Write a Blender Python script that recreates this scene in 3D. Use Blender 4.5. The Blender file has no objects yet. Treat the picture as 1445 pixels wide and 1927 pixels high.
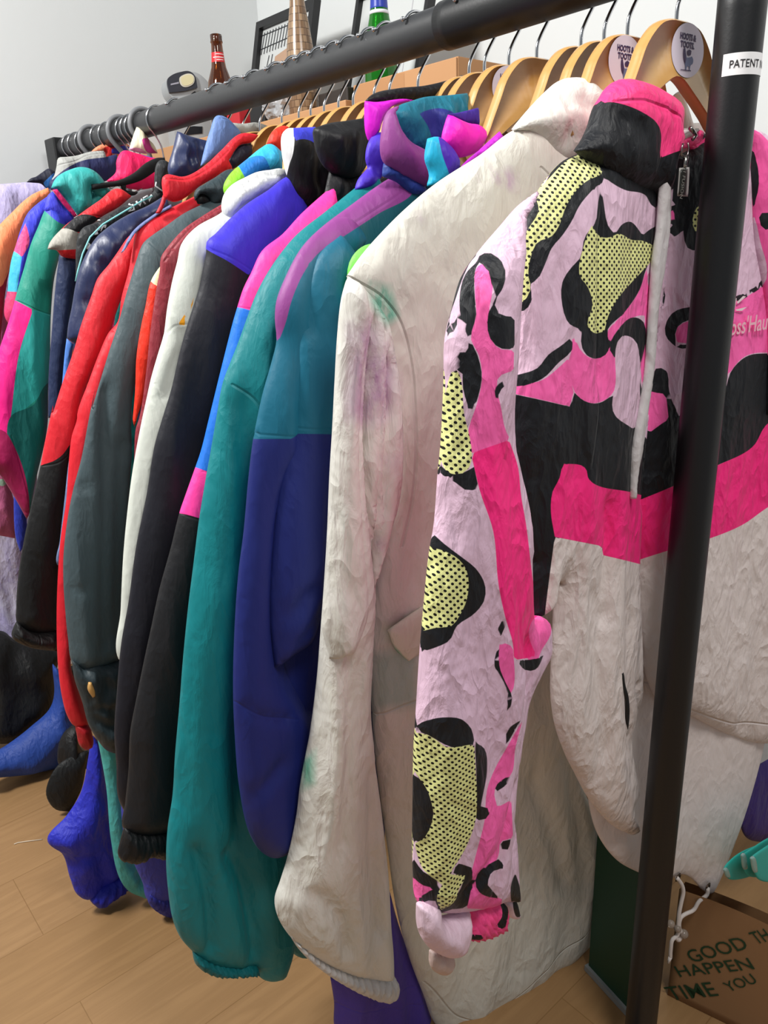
import bpy, bmesh, math, random
import numpy as np
from mathutils import Vector, Matrix, noise
from mathutils.geometry import delaunay_2d_cdt

random.seed(7)
S = bpy.context.scene
COL = S.collection

# ------------------------------------------------------------------ camera
FPX, CX, CY = 1447.0, 722.5, 963.5
def _cam_axes():
    vx, vy, rx = 880.0, 5200.0, -600.0
    dn = np.array([vx-CX, vy-CY, FPX]); dn /= np.linalg.norm(dn)
    ry = CY-(FPX*FPX+(rx-CX)*(vx-CX))/(vy-CY)
    r = np.array([rx-CX, ry-CY, FPX]); r /= np.linalg.norm(r)
    ex, ez = -r, -dn
    return np.stack([ex, np.cross(ez, ex), ez])
R = _cam_axes()
DZ = .12
CAM = np.array([0.0, -0.85, 1.1173+DZ])
RAIL_Z = 1.398+DZ
def ray(p): return R @ np.array([(p[0]-CX)/FPX, (p[1]-CY)/FPX, 1.0])
def onY(p, Y): d = ray(p); return CAM+d*((Y-CAM[1])/d[1])
def onX(p, X, ty=0., tz=0.):
    # plane X = X0 + ty*Y + tz*(Z-1.22)
    d = ray(p)
    t = (X+ty*CAM[1]+tz*(CAM[2]-1.22)-CAM[0])/(d[0]-ty*d[1]-tz*d[2])
    return CAM+d*t
def onZ(p, Z): d = ray(p); return CAM+d*((Z-CAM[2])/d[2])
def topx(P):
    c = (np.asarray(P)-CAM) @ R
    return np.stack([CX+FPX*c[:, 0]/c[:, 2], CY+FPX*c[:, 1]/c[:, 2]], 1)

cam = bpy.data.cameras.new('camera'); co = bpy.data.objects.new('camera', cam); COL.objects.link(co)
cam.sensor_fit = 'HORIZONTAL'; cam.sensor_width = 36.0; cam.lens = 36.0*FPX/1445.0; cam.clip_start = .02
m = Matrix.Identity(4)
for i in range(3):
    m[i][0] = R[i][0]; m[i][1] = -R[i][1]; m[i][2] = -R[i][2]; m[i][3] = CAM[i]
co.matrix_world = m
S.camera = co
S.view_settings.view_transform = 'Standard'; S.view_settings.look = 'None'; S.view_settings.gamma = 1
S.view_settings.exposure = 0.0

# ------------------------------------------------------------------ crops used for tracing
def crop(x0, y0, s): return lambda *pts: [(x0+x/s, y0+y/s) for x, y in pts]
A = crop(0, 180, 2.89); B = crop(300, 0, 2.408); C = crop(400, 150, 2.89); D = crop(0, 700, 2.89)
E = crop(0, 1200, 2.65); F = crop(780, 150, 2.0286); G = crop(700, 1000, 2.0787); H = crop(900, 40, 4.516)
I = crop(0, 220, 4.516); J = crop(440, 0, 3.44); K = crop(1180, 1550, 5.113); L = crop(400, 1400, 2.89)
MM = crop(300, 60, 8.5); N = crop(1230, 40, 6.72); O = crop(1230, 230, 4.1)
def P(*pts): return list(pts)

# ------------------------------------------------------------------ materials
def lin(h):
    if not isinstance(h, str): return tuple(h)+(1,) if len(h) == 3 else h
    h = h.lstrip('#'); c = [int(h[i:i+2], 16)/255 for i in (0, 2, 4)]
    return tuple((v/12.92 if v <= .04045 else ((v+.055)/1.055)**2.4) for v in c)+(1,)

def new_mat(name):
    m = bpy.data.materials.new(name); m.use_nodes = True
    nt = m.node_tree; b = nt.nodes['Principled BSDF']
    return m, nt, b
_mats = {}
def plain(name, colr, rough=.5, metal=0., spec=.5, bump=0., bscale=80., coat=0., trans=0., ior=1.45):
    if name in _mats: return _mats[name]
    m, nt, b = new_mat(name)
    b.inputs['Base Color'].default_value = lin(colr); b.inputs['Roughness'].default_value = rough
    b.inputs['Metallic'].default_value = metal; b.inputs['Specular IOR Level'].default_value = spec
    b.inputs['Coat Weight'].default_value = coat; b.inputs['Transmission Weight'].default_value = trans
    b.inputs['IOR'].default_value = ior
    if bump:
        tc = nt.nodes.new('ShaderNodeTexCoord'); n = nt.nodes.new('ShaderNodeTexNoise'); n.inputs['Scale'].default_value = bscale
        n.inputs['Detail'].default_value = 6
        bp = nt.nodes.new('ShaderNodeBump'); bp.inputs['Strength'].default_value = bump; bp.inputs['Distance'].default_value = .002
        nt.links.new(tc.outputs['Object'], n.inputs['Vector']); nt.links.new(n.outputs['Fac'], bp.inputs['Height'])
        nt.links.new(bp.outputs['Normal'], b.inputs['Normal'])
    _mats[name] = m
    return m

def math_node(nt, op, a, b=None, clamp=False):
    n = nt.nodes.new('ShaderNodeMath'); n.operation = op; n.use_clamp = clamp
    for i, v in enumerate((a, b)):
        if v is None: continue
        if isinstance(v, (int, float)): n.inputs[i].default_value = v
        else: nt.links.new(v, n.inputs[i])
    return n.outputs[0]
def mixc(nt, fac, a, b):
    n = nt.nodes.new('ShaderNodeMix'); n.data_type = 'RGBA'
    if isinstance(fac, (int, float)): n.inputs[0].default_value = fac
    else: nt.links.new(fac, n.inputs[0])
    for sock, v in ((n.inputs[6], a), (n.inputs[7], b)):
        if isinstance(v, tuple): sock.default_value = v
        else: nt.links.new(v, sock)
    return n.outputs[2]

def fabric(name, base, layers=(), rough=.55, crinkle=.3, cscale=70., spec=.35, sheen=.03, seam=False, stretch=(1, 1, .35), weave=True):
    """cloth: base colour, then panels whose outlines are stored on the mesh as signed distances"""
    m, nt, b = new_mat(name)
    tc = nt.nodes.new('ShaderNodeTexCoord')
    col = lin(base)
    for i, ly in enumerate(layers):
        at = nt.nodes.new('ShaderNodeAttribute'); at.attribute_name = 'panel%d' % i
        d = at.outputs['Fac']
        c = ly['c']
        if ly.get('stain'):
            n = nt.nodes.new('ShaderNodeTexNoise'); n.inputs['Scale'].default_value = ly.get('ns', 30); n.inputs['Detail'].default_value = 7
            n.inputs['Roughness'].default_value = .7
            mp = nt.nodes.new('ShaderNodeMapping'); mp.inputs['Scale'].default_value = (1, 1.6, .55)
            nt.links.new(tc.outputs['Object'], mp.inputs[0]); nt.links.new(mp.outputs[0], n.inputs['Vector'])
            e = math_node(nt, 'DIVIDE', d, -ly.get('soft', .02), True)          # 0 at the edge, 1 inside
            s = math_node(nt, 'SUBTRACT', n.outputs['Fac'], ly.get('cut', .42))
            s = math_node(nt, 'MULTIPLY', s, 4.5, True)
            fac = math_node(nt, 'MULTIPLY', math_node(nt, 'MULTIPLY', e, s), ly['stain'])
            col = mixc(nt, fac, col, lin(c))
            continue
        fac = math_node(nt, 'SUBTRACT', .5, math_node(nt, 'MULTIPLY', d, 1500.), True)
        if ly.get('dots'):
            sp = ly['dots']
            sx = nt.nodes.new('ShaderNodeSeparateXYZ')
            mp = nt.nodes.new('ShaderNodeMapping'); mp.inputs['Rotation'].default_value = (math.radians(ly.get('rot', 40)), 0, 0)
            s0 = nt.nodes.new('ShaderNodeSeparateXYZ'); nt.links.new(tc.outputs['Object'], s0.inputs[0])
            c0 = nt.nodes.new('ShaderNodeCombineXYZ')
            nt.links.new(math_node(nt, 'MULTIPLY', math_node(nt, 'ADD', s0.outputs[1], math_node(nt, 'MULTIPLY', s0.outputs[0], ly.get('kx', .5))), .85), c0.inputs[1]); nt.links.new(s0.outputs[2], c0.inputs[2])
            nt.links.new(c0.outputs[0], mp.inputs[0]); nt.links.new(mp.outputs[0], sx.inputs[0])
            fy = math_node(nt, 'SUBTRACT', math_node(nt, 'FRACT', math_node(nt, 'DIVIDE', sx.outputs[1], sp*1.12)), .5)
            fz = math_node(nt, 'SUBTRACT', math_node(nt, 'FRACT', math_node(nt, 'DIVIDE', sx.outputs[2], sp)), .5)
            rr = math_node(nt, 'ADD', math_node(nt, 'MULTIPLY', fy, fy), math_node(nt, 'MULTIPLY', fz, fz))
            dot = math_node(nt, 'LESS_THAN', rr, ly.get('dr', .085))
            cc = mixc(nt, dot, lin(c), lin('#0c0c0c'))
            col = mixc(nt, fac, col, cc)
        else:
            col = mixc(nt, fac, col, lin(c))
    if isinstance(col, tuple): b.inputs['Base Color'].default_value = col
    else: nt.links.new(col, b.inputs['Base Color'])
    b.inputs['Roughness'].default_value = rough; b.inputs['Specular IOR Level'].default_value = spec
    b.inputs['Sheen Weight'].default_value = sheen; b.inputs['Sheen Roughness'].default_value = .4
    mp = nt.nodes.new('ShaderNodeMapping'); mp.inputs['Scale'].default_value = stretch
    nt.links.new(tc.outputs['Object'], mp.inputs[0])
    n1 = nt.nodes.new('ShaderNodeTexNoise'); n1.inputs['Scale'].default_value = cscale; n1.inputs['Detail'].default_value = 5
    n1.inputs['Distortion'].default_value = .5
    nt.links.new(mp.outputs[0], n1.inputs['Vector'])
    r1 = math_node(nt, 'ABSOLUTE', math_node(nt, 'SUBTRACT', n1.outputs['Fac'], .5))
    h = math_node(nt, 'MULTIPLY', r1, -2.)
    n2 = nt.nodes.new('ShaderNodeTexNoise'); n2.inputs['Scale'].default_value = cscale*.3; n2.inputs['Detail'].default_value = 3
    nt.links.new(mp.outputs[0], n2.inputs['Vector'])
    h = math_node(nt, 'ADD', h, math_node(nt, 'MULTIPLY', n2.outputs['Fac'], 2.2))
    if seam:
        at = nt.nodes.new('ShaderNodeAttribute'); at.attribute_name = 'seam'
        sfac = math_node(nt, 'DIVIDE', at.outputs['Fac'], .0024, True)
        h = math_node(nt, 'ADD', h, math_node(nt, 'MULTIPLY', sfac, min(1.6, .45/max(crinkle, .1))))
    n3 = nt.nodes.new('ShaderNodeTexNoise'); n3.inputs['Scale'].default_value = cscale*.42; n3.inputs['Detail'].default_value = 2.5
    n3.inputs['Distortion'].default_value = .3
    mp3 = nt.nodes.new('ShaderNodeMapping'); mp3.inputs['Rotation'].default_value = (.6, 0, 0); mp3.inputs['Scale'].default_value = (1, 1.3, .6)
    nt.links.new(tc.outputs['Object'], mp3.inputs[0]); nt.links.new(mp3.outputs[0], n3.inputs['Vector'])
    r3 = math_node(nt, 'MULTIPLY', math_node(nt, 'ABSOLUTE', math_node(nt, 'SUBTRACT', n3.outputs['Fac'], .5)), 5., True)
    h = math_node(nt, 'ADD', h, math_node(nt, 'MULTIPLY', r3, -1.0))
    bp = nt.nodes.new('ShaderNodeBump'); bp.inputs['Strength'].default_value = min(1., crinkle*1.15); bp.inputs['Distance'].default_value = .0045
    nt.links.new(h, bp.inputs['Height']); nt.links.new(bp.outputs['Normal'], b.inputs['Normal'])
    return m

# ------------------------------------------------------------------ objects
def link(o, parent=None):
    COL.objects.link(o)
    if parent is not None:
        o.parent = parent
    return o
def thing(name, loc, label, cat, group=None):
    o = bpy.data.objects.new(name, None); o.empty_display_size = .05; o.location = loc
    COL.objects.link(o); o['label'] = label; o['category'] = cat
    if group: o['group'] = group
    return o
def tag(o, label=None, cat=None, group=None, kind=None):
    if label: o['label'] = label
    if cat: o['category'] = cat
    if group: o['group'] = group
    if kind: o['kind'] = kind
    return o
def absloc(o):
    v = Vector(o.location)
    while o.parent: o = o.parent; v += Vector(o.location)
    return v
def mesh_obj(name, verts, faces, mat, parent=None, smooth=True, origin=None):
    off = absloc(parent) if parent is not None else Vector((0, 0, 0))
    o_loc = Vector(origin) if origin is not None else (Vector((0, 0, 0)) if parent is None else off)
    me = bpy.data.meshes.new(name)
    me.from_pydata([tuple(Vector(v)-o_loc) for v in verts], [], faces)
    me.materials.append(mat)
    if smooth: me.polygons.foreach_set('use_smooth', [True]*len(me.polygons))
    me.update()
    o = bpy.data.objects.new(name, me); link(o, parent)
    o.location = o_loc-off if parent is not None else o_loc
    return o

# ------------------------------------------------------------------ outline tools
def resample(poly, step, closed=True):
    """Catmull-Rom through traced points, corners kept, roughly even spacing"""
    p = np.array(poly, float); n = len(p); out = []
    def corner(i):
        a = p[i]-p[i-1]; b = p[(i+1) % n]-p[i]
        na, nb = np.linalg.norm(a), np.linalg.norm(b)
        if na < 1e-9 or nb < 1e-9: return True
        return np.dot(a, b)/(na*nb) < math.cos(math.radians(62))
    rng = range(n if closed else n-1)
    for i in rng:
        p1 = p[i]; p2 = p[(i+1) % n]
        p0 = p[i-1] if (closed or i > 0) else p1
        p3 = p[(i+2) % n] if (closed or i+2 < n) else p2
        L_ = np.linalg.norm(p2-p1)
        if L_ < 1e-9: continue
        def tang(a, b, c):
            l1, l2 = max(np.linalg.norm(b-a), 1e-9), max(np.linalg.norm(c-b), 1e-9)
            t = (b-a)/l1+(c-b)/l2; nn = np.linalg.norm(t)
            return t/nn if nn > 1e-9 else t
        m1 = (p2-p1) if (closed and corner(i)) or (not closed and i == 0) else tang(p0, p1, p2)*L_
        m2 = (p2-p1) if (closed and corner((i+1) % n)) or (not closed and i+2 >= n) else tang(p1, p2, p3)*L_
        k = max(1, int(round(L_/step)))
        for j in range(k):
            t = j/k; t2 = t*t; t3 = t2*t
            out.append((2*t3-3*t2+1)*p1+(t3-2*t2+t)*m1+(-2*t3+3*t2)*p2+(t3-t2)*m2)
    if not closed: out.append(p[-1])
    return np.array(out)
def seg_dist(pts, a, b):
    """min distance from each point to segments a[i]-b[i]"""
    out = np.full(len(pts), 1e9)
    for k in range(0, len(pts), 2000):
        q = pts[k:k+2000]
        ab = b-a; l2 = (ab**2).sum(1)+1e-18
        t = np.clip(((q[:, None]-a)*ab).sum(2)/l2, 0, 1)
        d = q[:, None]-(a+t[..., None]*ab)
        out[k:k+2000] = np.sqrt((d**2).sum(2)).min(1)
    return out
def inside(pts, poly):
    x, y = pts[:, 0], pts[:, 1]; r = np.zeros(len(pts), bool)
    a = poly; b = np.roll(poly, -1, 0)
    for (x1, y1), (x2, y2) in zip(a, b):
        if y1 == y2: continue
        c = (y1 > y) != (y2 > y)
        r ^= c & (x < (x2-x1)*(y-y1)/(y2-y1)+x1)
    return r
def sdf(pts, poly):
    d = seg_dist(pts, poly, np.roll(poly, -1, 0))
    return np.where(inside(pts, poly), -d, d)

def patch(name, poly, X, T=.02, r=None, mat=None, parent=None, base='#888888', layers=(), seams=(), creases=(), fold=(.004, 16, 2.2),
          back=.5, res=None, ty=0., tz=0., gather=None, world=None, label=None, seed=0, rag=0., **mk):
    """One cloth panel with real depth: the traced outline stands on the plane X (perpendicular to the rail),
    padded out to the half thickness T towards +X and back*T towards -X, with folds."""
    if world is None:
        pl = np.array([onX(p, X, ty, tz)[1:] for p in poly])
    else:
        pl = np.array(world, float)
    size = max(np.ptp(pl[:, 0]), np.ptp(pl[:, 1]))
    if res is None: res = .007 if size > .25 else max(.0035, size/36)
    bd = resample(pl, res)
    if r is None: r = .05
    lo, hi = bd.min(0), bd.max(0)
    gx = np.arange(lo[0], hi[0], res); gz = np.arange(lo[1], hi[1], res*1.25)
    g = np.array([(x+(res*.5 if k % 2 else 0), z) for k, z in enumerate(gz) for x in gx]) if len(gx) and len(gz) else np.zeros((0, 2))
    a, b = bd, np.roll(bd, -1, 0)
    pts = [bd]
    # two rows just inside the edge so the rounding reads as round
    area2 = (a[:, 0]*b[:, 1]-b[:, 0]*a[:, 1]).sum()
    tg = np.roll(bd, -1, 0)-np.roll(bd, 1, 0); tg /= np.linalg.norm(tg, axis=1)[:, None]+1e-12
    nrm = np.stack([-tg[:, 1], tg[:, 0]], 1)*(1 if area2 > 0 else -1)
    for k in (.15, .5):
        q = bd+nrm*res*k
        ok = inside(q, bd) & (seg_dist(q, a, b) > res*k*.8)
        pts.append(q[ok])
    extra = []
    sl = []
    for s in seams:
        w = resample(np.array([onX(p, X, ty, tz)[1:] for p in s]), res*.8, False); sl.append(w)
        extra.append(w)
    if extra:
        e = np.concatenate(extra); e = e[inside(e, bd)]
        if len(e): e = e[seg_dist(e, a, b) > res*.25]
        pts.append(e)
    if len(g):
        g = g[inside(g, bd)]
        if len(g): g = g[seg_dist(g, a, b) > res*.8]
        if len(g) and extra and len(e):
            dd = np.array([np.min(((e-q)**2).sum(1)) for q in g]); g = g[dd > (res*.4)**2]
        pts.append(g)
    allp = np.concatenate([q for q in pts if len(q)])
    nb = len(bd)
    vs, es, fs, *_ = delaunay_2d_cdt([Vector(q) for q in allp], [], [list(range(nb))], 1, 1e-6)
    v2 = np.array([tuple(v) for v in vs])
    d = seg_dist(v2, a, b)
    edge = d < 1e-5
    q = np.clip(d/r, 0, 1)
    prof = np.sqrt(np.clip(1-(1-q)**2, 0, 1))
    att = np.clip(d/.02, 0, 1)
    off = T*prof
    bk = back*T*prof
    am, fy, fz = fold
    if am:
        nz = np.array([noise.noise((y*fy+seed*3.7, z*fz+seed, seed*1.3))+.4*noise.noise((y*fy*2.3+9, z*fz*2.8+seed, 5.1)) for y, z in v2])
        nr = np.array([1-2.6*abs(noise.noise((y*fy*1.25+seed*2.1+4, z*fz*.8+seed*.7, 8.+seed))) for y, z in v2])
        off = off+am*(nz*1.2+.75*nr)*att
        bk = bk+am*.5*att*np.roll(nz, 3)*0
    for cr in creases:
        ln, dep, wid = cr[:3]
        w = resample(np.array([onX(p, X, ty, tz)[1:] for p in ln]), .01, False)
        dd = seg_dist(v2, w[:-1], w[1:])
        # fade out towards both ends of the fold
        ends = np.minimum(np.sqrt(((v2-w[0])**2).sum(1)), np.sqrt(((v2-w[-1])**2).sum(1)))
        off = off-dep*np.exp(-(dd/wid)**2)*np.clip(ends/(2.5*wid), .0, 1)*np.clip(d/.006, 0, 1)
    if gather:
        ga, gf, gdir = gather
        u = v2[:, 0]*math.cos(gdir)+v2[:, 1]*math.sin(gdir)
        ph = np.array([noise.noise((y*30, z*30, 2.)) for y, z in v2])
        wv = np.sin(u*gf*2*math.pi+ph*2.5)
        off = off+ga*wv*np.clip(d/.002, 0, 1)
    off = np.maximum(off, -.2*T)
    xb = X+ty*v2[:, 0]+tz*(v2[:, 1]-1.22)
    front = np.stack([xb+off, v2[:, 0], v2[:, 1]], 1)
    bkv = np.stack([xb-np.maximum(bk, 0.0004), v2[:, 0], v2[:, 1]], 1)
    n = len(v2)
    idx_b = np.arange(n); inner = ~edge
    idx_b[inner] = n+np.arange(inner.sum())
    verts = np.concatenate([front, bkv[inner]])
    faces = []
    for f in fs:
        i, j, k = f
        p0, p1, p2 = v2[i], v2[j], v2[k]
        ccw = (p1[0]-p0[0])*(p2[1]-p0[1])-(p1[1]-p0[1])*(p2[0]-p0[0]) > 0
        if not ccw: j, k = k, j
        faces.append((i, j, k))
        t = (idx_b[i], idx_b[k], idx_b[j])
        if set(t) != {i, j, k}: faces.append(tuple(int(q) for q in t))
    if mat is None:
        mat = fabric(name+'_cloth', base, layers, seam=bool(seams), **mk)
    ob = mesh_obj(name, verts, faces, mat, parent)
    me = ob.data
    if layers:
        px = topx(front)
        for li, ly in enumerate(layers):
            polys = ly['p']
            if isinstance(polys[0], tuple): polys = [polys]
            dmin = np.full(n, 1e9)
            for pp in polys:
                rp = resample(pp, 4.0)
                sd = sdf(px, rp)
                dmin = np.minimum(dmin, sd)
            # pixels -> metres at this distance
            dm = dmin*abs(np.linalg.norm(front.mean(0)-CAM))/FPX
            full = np.concatenate([dm, dm[inner]]).astype(np.float32)
            at = me.attributes.new('panel%d' % li, 'FLOAT', 'POINT'); at.data.foreach_set('value', full)
    if seams:
        sd = np.full(n, 1.)
        for w in sl: sd = np.minimum(sd, seg_dist(v2, w[:-1], w[1:]))
        full = np.concatenate([sd, sd[inner]]).astype(np.float32)
        at = me.attributes.new('seam', 'FLOAT', 'POINT'); at.data.foreach_set('value', full)
    if label: ob['label'] = label
    return ob

def tube(name, path, rad, mat, parent=None, n=10, caps=True, smooth=True, round_end=False):
    p = np.array(path, float); k = len(p)
    rad = np.full(k, rad) if np.isscalar(rad) else np.array(rad, float)
    tg = np.gradient(p, axis=0); tg /= np.linalg.norm(tg, axis=1)[:, None]+1e-12
    u = np.cross(tg[0], [0.123, .9, .41]); u /= np.linalg.norm(u)
    verts = []; faces = []
    for i in range(k):
        u = u-tg[i]*np.dot(u, tg[i]); u /= np.linalg.norm(u); w = np.cross(tg[i], u)
        for j in range(n):
            a = 2*math.pi*j/n
            verts.append(p[i]+rad[i]*(math.cos(a)*u+math.sin(a)*w))
    for i in range(k-1):
        for j in range(n):
            faces.append((i*n+j, i*n+(j+1) % n, (i+1)*n+(j+1) % n, (i+1)*n+j))
    if caps:
        faces.append(tuple(reversed(range(n)))); faces.append(tuple((k-1)*n+j for j in range(n)))
    return mesh_obj(name, verts, faces, mat, parent, smooth)

def lathe(name, prof, base, mat, parent=None, n=32, axis=(0, 0, 1)):
    """profile of (radius, height) turned about the vertical through base"""
    verts = []; faces = []
    for rr, h in prof:
        for j in range(n):
            a = 2*math.pi*j/n
            verts.append((base[0]+rr*math.cos(a), base[1]+rr*math.sin(a), base[2]+h))
    for i in range(len(prof)-1):
        for j in range(n):
            faces.append((i*n+j, i*n+(j+1) % n, (i+1)*n+(j+1) % n, (i+1)*n+j))
    faces.append(tuple(reversed(range(n)))); faces.append(tuple((len(prof)-1)*n+j for j in range(n)))
    return mesh_obj(name, verts, faces, mat, parent)

def boxm(name, lo, hi, mat, parent=None, bevel=.003, rot=0., pivot=None, tilt=None):
    bm = bmesh.new(); bmesh.ops.create_cube(bm, size=1)
    lo, hi = np.array(lo, float), np.array(hi, float)
    for v in bm.verts:
        v.co = Vector([lo[i]+(v.co[i]+.5)*(hi[i]-lo[i]) for i in range(3)])
    if bevel: bmesh.ops.bevel(bm, geom=bm.edges[:], offset=min(bevel, .45*(hi-lo).min()), segments=2, affect='EDGES', profile=.6)
    pv = Vector(pivot) if pivot is not None else Vector((lo+hi)/2)
    if rot: bmesh.ops.rotate(bm, cent=pv, matrix=Matrix.Rotation(rot, 3, 'Z'), verts=bm.verts)
    if tilt: bmesh.ops.rotate(bm, cent=pv, matrix=Matrix.Rotation(tilt[0], 3, tilt[1]), verts=bm.verts)
    bm.verts.index_update()
    vs = [tuple(v.co) for v in bm.verts]; fs = [tuple(v.index for v in f.verts) for f in bm.faces]
    bm.free()
    return mesh_obj(name, vs, fs, mat, parent, smooth=False)

def plate(name, outline, frame, thick, mat, parent=None, bevel=0.):
    """flat shape: outline in (u,v), frame = (origin, u axis, v axis); extruded by thick along u x v"""
    o, u, v = (np.array(q, float) for q in frame); w = np.cross(u, v); w /= np.linalg.norm(w)
    k = len(outline)
    vs2, es, fs, *_ = delaunay_2d_cdt([Vector(q) for q in outline], [], [list(range(k))], 1, 1e-7)
    n = len(vs2)
    verts = [o+u*q[0]+v*q[1]+w*thick for q in vs2]+[o+u*q[0]+v*q[1] for q in vs2]
    faces = [tuple(f) for f in fs]+[tuple(n+i for i in reversed(f)) for f in fs]
    cnt = {}
    for f in fs:
        for i in range(3):
            e = (f[i], f[(i+1) % 3]); cnt[e] = 1
    for (i, j) in list(cnt):
        if (j, i) not in cnt: faces.append((i, n+i, n+j, j))
    return mesh_obj(name, verts, faces, mat, parent, smooth=False)

def text_data(s, size, bold=0., shear=0.):
    cu = bpy.data.curves.new('t', 'FONT'); cu.body = s; cu.size = size; cu.offset = bold; cu.shear = shear; cu.resolution_u = 3
    ob = bpy.data.objects.new('t', cu); COL.objects.link(ob)
    dg = bpy.context.evaluated_depsgraph_get()
    me = ob.evaluated_get(dg).to_mesh()
    vs = np.array([tuple(v.co) for v in me.vertices]); fs = [tuple(p.vertices) for p in me.polygons]
    ob.evaluated_get(dg).to_mesh_clear()
    bpy.data.objects.remove(ob); bpy.data.curves.remove(cu)
    return vs, fs
def text(name, s, size, frame, mat, parent=None, bold=0., width=None, fn=None, shear=0., height=None):
    vs, fs = text_data(s, size, bold, shear)
    mn, mx = vs.min(0), vs.max(0)
    sx = width/(mx[0]-mn[0]) if width else 1
    sy = height/(mx[1]-mn[1]) if height else 1
    q = (vs-[(mn[0]+mx[0])/2, mn[1], 0])*[sx, sy, 1]
    if fn: verts = [fn(a[0], a[1]) for a in q]
    else:
        o, u, v = (np.array(k, float) for k in frame)
        verts = [o+u*a[0]+v*a[1] for a in q]
    return mesh_obj(name, verts, fs, mat, parent, smooth=False)
# ------------------------------------------------------------------ the setting
WX, WY = -2.365, 0.72
def wall_mat(name, c, tex=.12):
    m, nt, b = new_mat(name)
    b.inputs['Base Color'].default_value = lin(c); b.inputs['Roughness'].default_value = .75; b.inputs['Specular IOR Level'].default_value = .25
    tc = nt.nodes.new('ShaderNodeTexCoord'); n = nt.nodes.new('ShaderNodeTexNoise'); n.inputs['Scale'].default_value = 26; n.inputs['Detail'].default_value = 6
    bp = nt.nodes.new('ShaderNodeBump'); bp.inputs['Strength'].default_value = tex; bp.inputs['Distance'].default_value = .004
    nt.links.new(tc.outputs['Object'], n.inputs['Vector']); nt.links.new(n.outputs['Fac'], bp.inputs['Height']); nt.links.new(bp.outputs['Normal'], b.inputs['Normal'])
    return m
WALL = wall_mat('painted_plaster', '#d4d7d7')
def flat(name, vs, mat):
    o = mesh_obj(name, vs, [(0, 1, 2, 3)], mat, smooth=False); tag(o, kind='structure'); return o
flat('wall_back', [(WX, WY, 0), (1.6, WY, 0), (1.6, WY, 2.7), (WX, WY, 2.7)], WALL)
flat('wall_left', [(WX, -3.0, 0), (WX, WY, 0), (WX, WY, 2.7), (WX, -3.0, 2.7)], WALL)

def floor_mat():
    m, nt, b = new_mat('oak_laminate')
    tc = nt.nodes.new('ShaderNodeTexCoord')
    # boards run away from the viewer along Y
    mp = nt.nodes.new('ShaderNodeMapping'); mp.inputs['Rotation'].default_value = (0, 0, math.radians(90))
    nt.links.new(tc.outputs['Object'], mp.inputs[0])
    br = nt.nodes.new('ShaderNodeTexBrick'); br.inputs['Scale'].default_value = 1.0
    br.inputs['Brick Width'].default_value = 1.25; br.inputs['Row Height'].default_value = .19; br.inputs['Mortar Size'].default_value = .0012
    br.inputs['Color1'].default_value = lin('#a07c52'); br.inputs['Color2'].default_value = lin('#a68259'); br.inputs['Mortar'].default_value = lin('#8a6840')
    br.inputs['Mortar Smooth'].default_value = .6; br.inputs['Bias'].default_value = 0.
    nt.links.new(mp.outputs[0], br.inputs['Vector'])
    mp2 = nt.nodes.new('ShaderNodeMapping'); mp2.inputs['Scale'].default_value = (11, .9, 1)
    nt.links.new(tc.outputs['Object'], mp2.inputs[0])
    n = nt.nodes.new('ShaderNodeTexNoise'); n.inputs['Scale'].default_value = 2.2; n.inputs['Detail'].default_value = 8; n.inputs['Distortion'].default_value = 1.6
    nt.links.new(mp2.outputs[0], n.inputs['Vector'])
    w = math_node(nt, 'MULTIPLY', math_node(nt, 'ABSOLUTE', math_node(nt, 'SUBTRACT', n.outputs['Fac'], .5)), 6., True)
    c = mixc(nt, math_node(nt, 'MULTIPLY', math_node(nt, 'SUBTRACT', 1., w), .28), br.outputs['Color'], lin('#785734'))
    n2 = nt.nodes.new('ShaderNodeTexNoise'); n2.inputs['Scale'].default_value = 40; n2.inputs['Detail'].default_value = 4
    nt.links.new(mp2.outputs[0], n2.inputs['Vector'])
    c = mixc(nt, math_node(nt, 'MULTIPLY', n2.outputs['Fac'], .25), c, lin('#8d6b44'))
    nt.links.new(c, b.inputs['Base Color']); b.inputs['Roughness'].default_value = .42; b.inputs['Specular IOR Level'].default_value = .4
    return m
flat('floor', [(WX, -3.0, 0), (1.6, -3.0, 0), (1.6, WY, 0), (WX, WY, 0)], floor_mat())
SK = plain('white_gloss_paint', '#dcdcd8', .4)
tag(boxm('baseboard_back', (WX+.016, WY-.015, 0.0005), (1.6, WY-.0005, .09), SK), kind='structure')
tag(boxm('baseboard_left', (WX+.0005, -3.0, 0.0005), (WX+.015, WY-.016, .09), SK), kind='structure')

# ------------------------------------------------------------------ the clothes rack
BLK = plain('black_powder_coat', '#141517', .42, .0, .5, .06, 300)
BLK2 = plain('worn_black_tube', '#2f3032', .40, .0, .5, .08, 120)
PX = -.424
rack = thing('clothes_rack', (PX, 0, 0), 'black tubular clothes rack carrying the whole row of jackets', 'clothes rack')
RR = .0262
def sag(x): return RAIL_Z-.006*math.sin(math.pi*min(max((x+2.27)/1.85, 0), 1))+.003
xs = np.linspace(-2.262, -.80, 60)
rail = tube('rail', [(x, 0, sag(x)) for x in xs], [RR*(1+.012*noise.noise((x*23, 0, 0))) for x in xs], BLK2, rack, n=40)
sl = tube('rail_sleeve', [(x, 0, sag(x)) for x in np.linspace(-.829, PX-.0, 24)], RR+.0032, BLK, rack, n=40)
zs = np.linspace(.02, RAIL_Z-.02, 30)
post = tube('post', [(PX, 0, z) for z in zs], .0232, BLK, rack, n=48)
tube('post', [(-2.262, 0, z) for z in zs], .0232, BLK, rack, n=32)
boxm('end_bracket', (-2.300, -.034, RAIL_Z-.06), (-2.232, .034, RAIL_Z+.028), BLK, rack, .004)
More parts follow.
